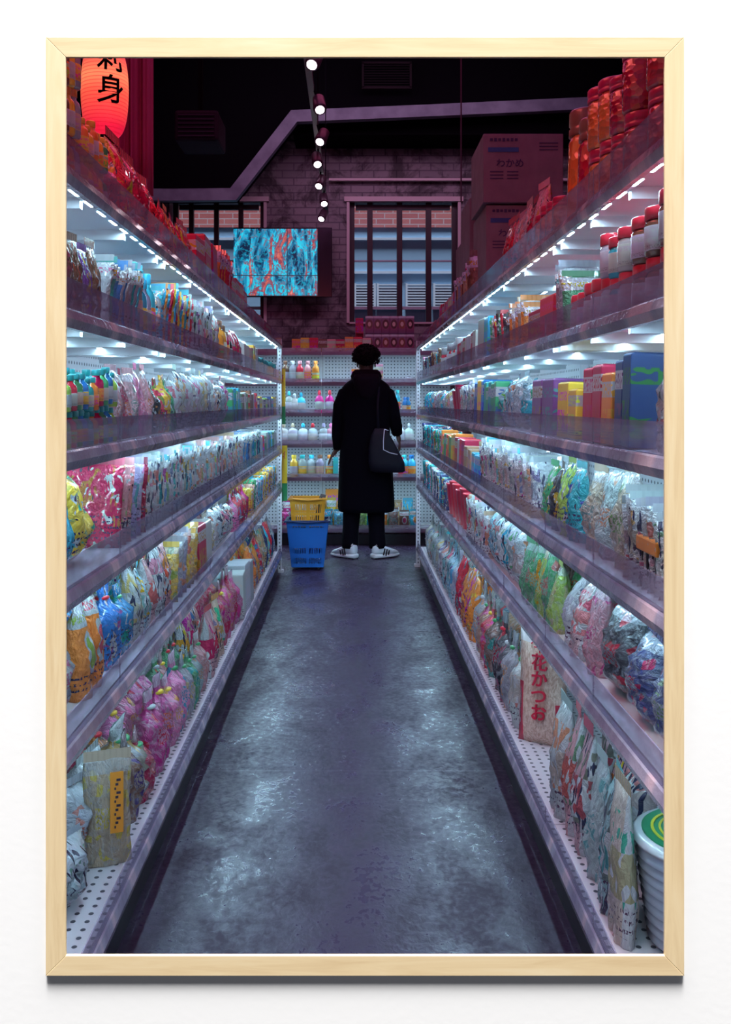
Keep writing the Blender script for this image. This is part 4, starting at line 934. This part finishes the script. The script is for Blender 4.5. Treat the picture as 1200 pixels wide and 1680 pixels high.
pts = []; eds = []; rad = []
def V(p, r, prev=None):
    pts.append(p); rad.append(r); i = len(pts) - 1
    if prev is not None: eds.append((prev, i))
    return i
pel = V((0, 0, .95), (.13, .1)); sp = V((0, 0, 1.12), (.12, .09), pel); ch = V((0, -.0, 1.34), (.15, .10), sp); nb = V((0, 0, 1.46), (.07, .06), ch); nk = V((0, .015, 1.54), .052, nb)
hd = V((0, .035, 1.60), (.068, .075), nk); hd2 = V((0, .04, 1.67), (.074, .088), hd); hd3 = V((0, .03, 1.73), (.055, .065), hd2)
def hand(w, d, prev, sgn):
    """w wrist, d direction: palm, four fingers, thumb"""
    d = Vector(d).normalized(); side = Vector((0, 1, 0)); nrm = d.cross(side)
    w = Vector(w); pm_ = V(tuple(w + d * .045), (.026, .016), prev)
    for q, (o, L) in enumerate(((-.027, .062), (-.009, .07), (.009, .066), (.026, .052))):
        a = V(tuple(w + d * .085 + side * o), .0095, pm_); b = V(tuple(w + d * (.085 + L * .55) + side * o * 1.25 + nrm * sgn * .006), .008, a); V(tuple(w + d * (.085 + L) + side * o * 1.3 + nrm * sgn * .02), .0065, b)
    a = V(tuple(w + d * .035 + side * -.034), .011, pm_); V(tuple(w + d * .075 + side * -.055 + nrm * sgn * .01), .008, a)
# left arm reaches a little out and down; right arm rests by the bag
sl = V((-.17, 0, 1.42), .058, ch); el = V((-.225, .01, 1.15), .045, sl); wl = V((-.235, .03, .925), .028, el); hand((-.245, .03, .915), (-.75, .1, -1), wl, 1)
sr = V((.17, 0, 1.42), .058, ch); er = V((.232, -.02, 1.17), .045, sr); wr = V((.262, .03, 1.05), .028, er); hand((.265, .035, 1.045), (.22, .15, -1), wr, -1)
for sx, fx in ((-1, -.135), (1, .09)):
    hp = V((sx * .085, 0, .88), .085, pel); kn = V((fx * .9, .01, .5), .06, hp); an = V((fx, 0, .11), .04, kn); V((fx + (-.04 if sx < 0 else .03), .10, .04), .032, an)
body = skin_obj('body', pts, eds, rad, M_skin, pp)
def loft(name, rings, mat, parent, seg=28, fold=0.0, seed=0, cap=True):
    bm = bmesh.new(); R = []
    for (cx, cy, z, rx, ry) in rings:
        row = []
        for k in range(seg):
            a = 2 * PI * k / seg; f = 1 + fold * (1.6 - z) * math.sin(a * 7 + seed) + .012 * noise.noise(Vector((math.cos(a) * 2, math.sin(a) * 2, z * 3)))
            e = .82; ca, sa = math.cos(a), math.sin(a)
            row.append(bm.verts.new((cx + rx * f * math.copysign(abs(ca) ** e, ca), cy + ry * f * math.copysign(abs(sa) ** e, sa), z)))
        R.append(row)
    for a, b in zip(R, R[1:]):
        for k in range(seg): bm.faces.new((a[k], a[(k + 1) % seg], b[(k + 1) % seg], b[k]))
    if cap: bm.faces.new(R[0][::-1]); bm.faces.new(R[-1])
    o = link_mesh(name, bm, mat, parent, True); s = o.modifiers.new('s', 'SUBSURF'); s.levels = 1; s.render_levels = 1; return o
loft('coat', [(.0, 0, .385, .240, .15), (.0, 0, .40, .243, .155), (-.002, 0, .60, .234, .15), (-.006, 0, .85, .222, .145), (-.008, 0, 1.02, .205, .14), (-.004, 0, 1.2, .205, .145), (0, 0, 1.36, .215, .14), (0, 0, 1.42, .212, .125), (0, 0, 1.46, .19, .11), (0, 0, 1.495, .14, .095), (0, 0, 1.53, .085, .08)], M_coat, pp, fold=.022)
cl = bmesh.new(); tube(cl, [(-.13, 0, 1.40), (-.178, 0, 1.375), (-.218, .0, 1.28), (-.235, .01, 1.14), (-.24, .02, 1.02), (-.235, .03, .915)], [.062, .066, .062, .056, .052, .044], 16); link_mesh('coat_sleeve', cl, M_coat, pp, True)
cl = bmesh.new(); tube(cl, [(.13, 0, 1.40), (.175, 0, 1.375), (.212, -.01, 1.28), (.232, -.02, 1.17), (.252, .0, 1.10), (.262, .03, 1.045)], [.062, .066, .062, .058, .052, .044], 16); link_mesh('coat_sleeve', cl, M_coat, pp, True)
bm = bmesh.new()
lathe(bm, [(.085, 1.475), (.125, 1.49), (.132, 1.53), (.118, 1.565), (.095, 1.585), (.08, 1.575)], 24, (0, .01, 0), 1, .85); link_mesh('hood', bm, M_hood, pp, True)
bm = bmesh.new(); lathe(bm, [(.02, -.17), (.07, -.14), (.10, -.07), (.115, 0), (.10, .04)], 20, (0, 0, 0), 1, .45); bmesh.ops.rotate(bm, cent=(0, 0, 0), matrix=Matrix.Rotation(-.12, 3, 'X'), verts=bm.verts); bmesh.ops.translate(bm, vec=(0, -.115, 1.50), verts=bm.verts); link_mesh('hood_back', bm, M_hood, pp, True)
bm = bmesh.new()
for fx in (-.135, .09):
    tube(bm, [(fx * .75, 0, .80), (fx * .85, 0, .5), (fx * .97, 0, .25), (fx * 1.02, .0, .12), (fx * 1.03, 0, .085)], [.088, .08, .068, .072, .066], 18)
link_mesh('trousers', bm, M_tr, pp, True)
# curly hair
hr = random.Random(3); bm = bmesh.new(); bmesh.ops.create_icosphere(bm, subdivisions=4, radius=1)
for v in bm.verts:
    d = v.co.normalized(); k = 1 + .13 * noise.noise(d * 4.2) + .12 * noise.noise(d * 9)
    zz = d.z; wx = .102 if zz > -.1 else .102 - .06 * (-zz); v.co = Vector((d.x * wx * k * (1.06), d.y * .105 * k + .02, 1.690 + d.z * .092 * k))
    if d.y > .3 and d.z < .2: v.co.y -= .05 * d.y
for i in range(220):
    a = hr.uniform(0, 2 * PI); e = hr.uniform(-.6, 1.5); d = Vector((math.cos(a) * math.cos(e), math.sin(a) * math.cos(e), math.sin(e)))
    if d.y > .45 and d.z < .4: continue
    p = Vector((d.x * .104, d.y * .10 + .02, 1.695 + d.z * .09)); q = []; r_ = hr.uniform(.009, .018); ph = hr.uniform(0, 6)
    t1 = d.orthogonal().normalized(); t2 = d.cross(t1)
    for s in range(8): an = ph + s * .95; q.append(p + d * (.0035 * s - .006) + r_ * (math.cos(an) * t1 + math.sin(an) * t2))
    tube(bm, q, .0045, 5)
link_mesh('hair', bm, pm('black_curly_hair', (.003, .002, .003), .7, spec=.15), pp, True)
bm = bmesh.new()
for sx in (-1, 1):
    lathe(bm, [(.004, 0), (.016, .008), (.018, .03), (.012, .048)], 10, (sx * .075, .035, 1.605), .4, 1)
link_mesh('ears', bm, M_skin, pp, True)
# sneakers
M_sole = pm('white_rubber', (.75, .78, .85), .4); M_shoe = pm('white_knit', (.7, .74, .82), .6)
def sneaker(x, rz):
    r = empty('sneaker', (x, -.02, 0)); r.parent = pp; r.rotation_euler = (0, 0, rz); r.scale = (1.05, .95, 1.15)
    def sec(rows, name, mat):
        bm = bmesh.new(); R = []
        for (y, hw, z0, z1) in rows:
            row = []
            for k in range(16):
                a = 2 * PI * k / 16; ca, sa = math.cos(a), math.sin(a); row.append(bm.verts.new((hw * math.copysign(abs(ca) ** .7, ca), y, (z0 + z1) / 2 + (z1 - z0) / 2 * math.copysign(abs(sa) ** .7, sa))))
            R.append(row)
        for a, b in zip(R, R[1:]):
            for k in range(16): bm.faces.new((a[k], a[(k + 1) % 16], b[(k + 1) % 16], b[k]))
        bm.faces.new(R[0][::-1]); bm.faces.new(R[-1]); bmesh.ops.recalc_face_normals(bm, faces=bm.faces); return link_mesh(name, bm, mat, r, True)
    sec([(-.072, .02, .014, .036), (-.065, .036, .003, .04), (0, .04, .002, .036), (.09, .046, .002, .03), (.17, .044, .002, .028), (.215, .024, .006, .026)], 'sole', M_sole)
    sec([(-.066, .016, .03, .09), (-.055, .032, .03, .105), (-.01, .036, .03, .10), (.05, .04, .03, .09), (.12, .042, .026, .068), (.18, .036, .024, .05), (.205, .018, .024, .038)], 'upper', M_shoe)
    sec([(-.05, .03, .085, .115), (-.02, .035, .085, .118), (.03, .033, .085, .112)], 'collar', pm('pink_grey_knit', (.5, .4, .45), .7))
    for i in range(3):
        for sx in (-1, 1): boxes('stripe', [((sx * .0405, .01 + .026 * i, .055), (.004, .012, .05))], M_black, r).rotation_euler = (-.3, 0, 0)
    boxes('heel_tread', [((0, -.035, .004), (.06, .06, .008))], M_black, r, .002)
sneaker(-.135, .85); sneaker(.105, -.95)
# shoulder bag
bg = tag(empty('tote_bag', (.295, 7.50, .735)), 'large dark shoulder bag with white outline corner hanging at the person right side', 'bag')
M_bag = pm('dark_bag_leather', (.005, .004, .011), .6, spec=.2)
bm = bmesh.new(); R = []
for (z, x0, x1, dpt) in ((0, -.10, .135, .07), (.012, -.135, .15, .10), (.08, -.15, .145, .11), (.2, -.148, .085, .09), (.3, -.13, .03, .06), (.36, -.10, -.01, .03)):
    row = []
    for k in range(20):
        a = 2 * PI * k / 20; ca, sa = math.cos(a), math.sin(a)
        row.append(bm.verts.new(((x0 + x1) / 2 + (x1 - x0) / 2 * math.copysign(abs(ca) ** .6, ca), dpt / 2 * math.copysign(abs(sa) ** .7, sa), z)))
    R.append(row)
for a, b in zip(R, R[1:]):
    for k in range(20): bm.faces.new((a[k], a[(k + 1) % 20], b[(k + 1) % 20], b[k]))
bm.faces.new(R[0][::-1]); bm.faces.new(R[-1]); link_mesh('body', bm, M_bag, bg, True)
M_pip = pm('white_piping', (.7, .72, .8), .4)
bm = bmesh.new(); tube(bm, [(-.022, -.052, .355), (-.03, -.056, .26), (-.03, -.066, .19), (.02, -.07, .165), (.085, -.066, .15)], .0035, 6); tube(bm, [(-.022, -.052, .355), (.012, -.048, .345)], .0035, 6); link_mesh('white_piping', bm, M_pip, bg, True)
bm = bmesh.new(); tube(bm, [(-.07, 0, .35), (-.075, .04, .55), (-.06, .10, .70), (-.05, .2, .757), (-.045, .32, .70)], .009, 8); link_mesh('strap', bm, M_bag, bg, True)

# ------------------------------------------------------------------ track lights
tr = tag(empty('light_track', (-.235, 4.2, 3.1)), 'dark ceiling light track running away above the aisle', 'light track')
boxes('rail', [((-.0, 2.3, .06), (.035, 4.8, .03))], pm('track_rail', (.10, .05, .07), .5), tr)
for y_ in (.3, 2.3, 4.3): boxes('hanging_rod', [((0, y_, .85), (.008, .008, 1.56))], M_dark, tr)
M_disc = pm('lamp_face', (1, 1, 1), .5, emis=(1, .82, .9), es=14)
for i, (px, py) in enumerate(((513, 104), (525, 178), (526, 231), (521, 268), (524, 304), (532, 333), (528, 358))):
    d = 1.72 * F / (VY - py); p = P(px, py, d)
    h = tag(empty('track_spotlight', p), 'lit round spotlight on the ceiling track, %s from the near end' % ordn[i], 'spotlight', 'track spotlights'); hr_ = .034
    dirv = Vector((.1 if i % 2 else -.25, -.62, -.78)).normalized(); qm = dirv.to_track_quat('Z', 'Y').to_matrix()
    bm = bmesh.new(); lathe(bm, [(.028, -.10), (.036, -.095), (.04, 0), (.037, .012)], 20); bmesh.ops.rotate(bm, cent=(0, 0, 0), matrix=qm, verts=bm.verts); link_mesh('housing', bm, pm('lamp_housing', (.06, .03, .05), .35), h, True)
    bm = bmesh.new(); lathe(bm, [(.001, .0125), (.026, .013), (.0262, .016), (.001, .0165)], 20); bmesh.ops.rotate(bm, cent=(0, 0, 0), matrix=qm, verts=bm.verts); link_mesh('lamp_face', bm, M_disc, h)
    bm = bmesh.new(); tube(bm, [(-.0, .04, .03), (-.235 - p.x, .04, .10 + 3.1 - p.z)], .007, 6); link_mesh('bracket', bm, M_dark, h)

# ------------------------------------------------------------------ lantern and red drape, upper left
Ml = bpy.data.materials.new('red_paper_lantern'); Ml.use_nodes = True; n = NB(Ml); n.b.inputs['Base Color'].default_value = (.7, .03, .04, 1); n.b.inputs['Roughness'].default_value = .6
x, y, z = n.sep(n.coord('Object')); lw = n.new('ShaderNodeLayerWeight'); lw.inputs[0].default_value = .5
ribs = n.math('LESS_THAN', n.math('FRACT', n.math('MULTIPLY', z, 70.0)), .25)
g_ = n.coord(); gz = n.sep(g_)[2]; hot = n.ramp(gz, [(.1, (.75, .01, .05)), (.45, (1, .13, .07)), (.62, (1, .3, .13)), (.9, (.8, .03, .06))])
n.l.new(n.mix(n.math('MULTIPLY', ribs, .5), hot, (.4, .0, .02)), n.b.inputs['Emission Color']); n.b.inputs['Emission Strength'].default_value = .95
ln_ = tag(empty('paper_lantern', P(172, 150, 3.6)), 'glowing red paper lantern with black Japanese characters in the upper left', 'lantern')
bm = bmesh.new(); pr = []
for i in range(25): a = -PI / 2 + PI * i / 24; pr.append((max(.02, .092 * math.cos(a) ** .45 if math.cos(a) > 1e-4 else .02), .185 * math.sin(a)))
lathe(bm, pr, 36); link_mesh('shade', bm, Ml, ln_, True)
bm = bmesh.new(); lathe(bm, [(.05, .175), (.055, .18), (.055, .21), (.05, .212)], 20); link_mesh('end_cap', bm, M_dark, ln_)
bm = bmesh.new(); lathe(bm, [(.04, -.2), (.045, -.195), (.045, -.18), (.04, -.178)], 20); link_mesh('end_cap', bm, M_dark, ln_)
bm = bmesh.new(); tube(bm, [(0, 0, .2), (0, 0, 1.9)], .004, 6); link_mesh('cord', bm, M_dark, ln_)
def wrap_text(s, size, z, rotdeg):
    o = text_mesh('lantern_character', s, size, M_dark, ln_, (0, 0, 0), (0, 0, 0), .001); 
    for v in o.data.vertices:
        x_, zz = v.co.x, v.co.y + z; R_ = .0945 * max(.3, math.cos(math.asin(max(-1, min(1, zz / .185))))) ** .45 + v.co.z; a = x_ / .095 - PI / 2 + math.radians(rotdeg); v.co = (R_ * math.cos(a), R_ * math.sin(a), zz)
wrap_text('刺', .115, .10, 30); wrap_text('身', .115, -.025, 30)
# drape: dark crimson fabric with vertical folds
def drape(px0, px1, py0, py1, d, label, mat, ph):
    a, b_ = P(px0, py0, d), P(px1, py1, d); bm = bmesh.new(); N = 60; rows = []
    for th in (0, .006):
        for zz in [a.z + (b_.z - a.z) * j / 10 for j in range(11)]:
            rows.append([bm.verts.new((a.x + (b_.x - a.x) * i / N, d + th + .018 * math.sin(i * .55 + ph) + .008 * math.sin(i * 1.3), zz)) for i in range(N + 1)])
    for t in (0, 11):
        for j in range(10):
            for i in range(N): bm.faces.new((rows[t + j][i], rows[t + j][i + 1], rows[t + j + 1][i + 1], rows[t + j + 1][i]))
    for t in (0, 10):
        for i in range(N): bm.faces.new((rows[t][i], rows[t][i + 1], rows[t + 11][i + 1], rows[t + 11][i]))
    for i in (0, N):
        for j in range(10): bm.faces.new((rows[j][i], rows[j + 1][i], rows[j + 12][i], rows[j + 11][i]))
    bmesh.ops.recalc_face_normals(bm, faces=bm.faces); o = link_mesh('fabric_banner', bm, mat, None, True); tag(o, label, 'banner'); return o
M_dr = pm('crimson_fabric', (.30, .012, .07), .7)
drape(135, 250, -451, 320, 4.6, 'dark crimson hanging fabric behind the red lantern', M_dr, 0)
area('lantern_glow', (-.55, 2.2, 2.9), .4, 1.0, 12, (1, .14, .14), (-.15, .25, -.9))
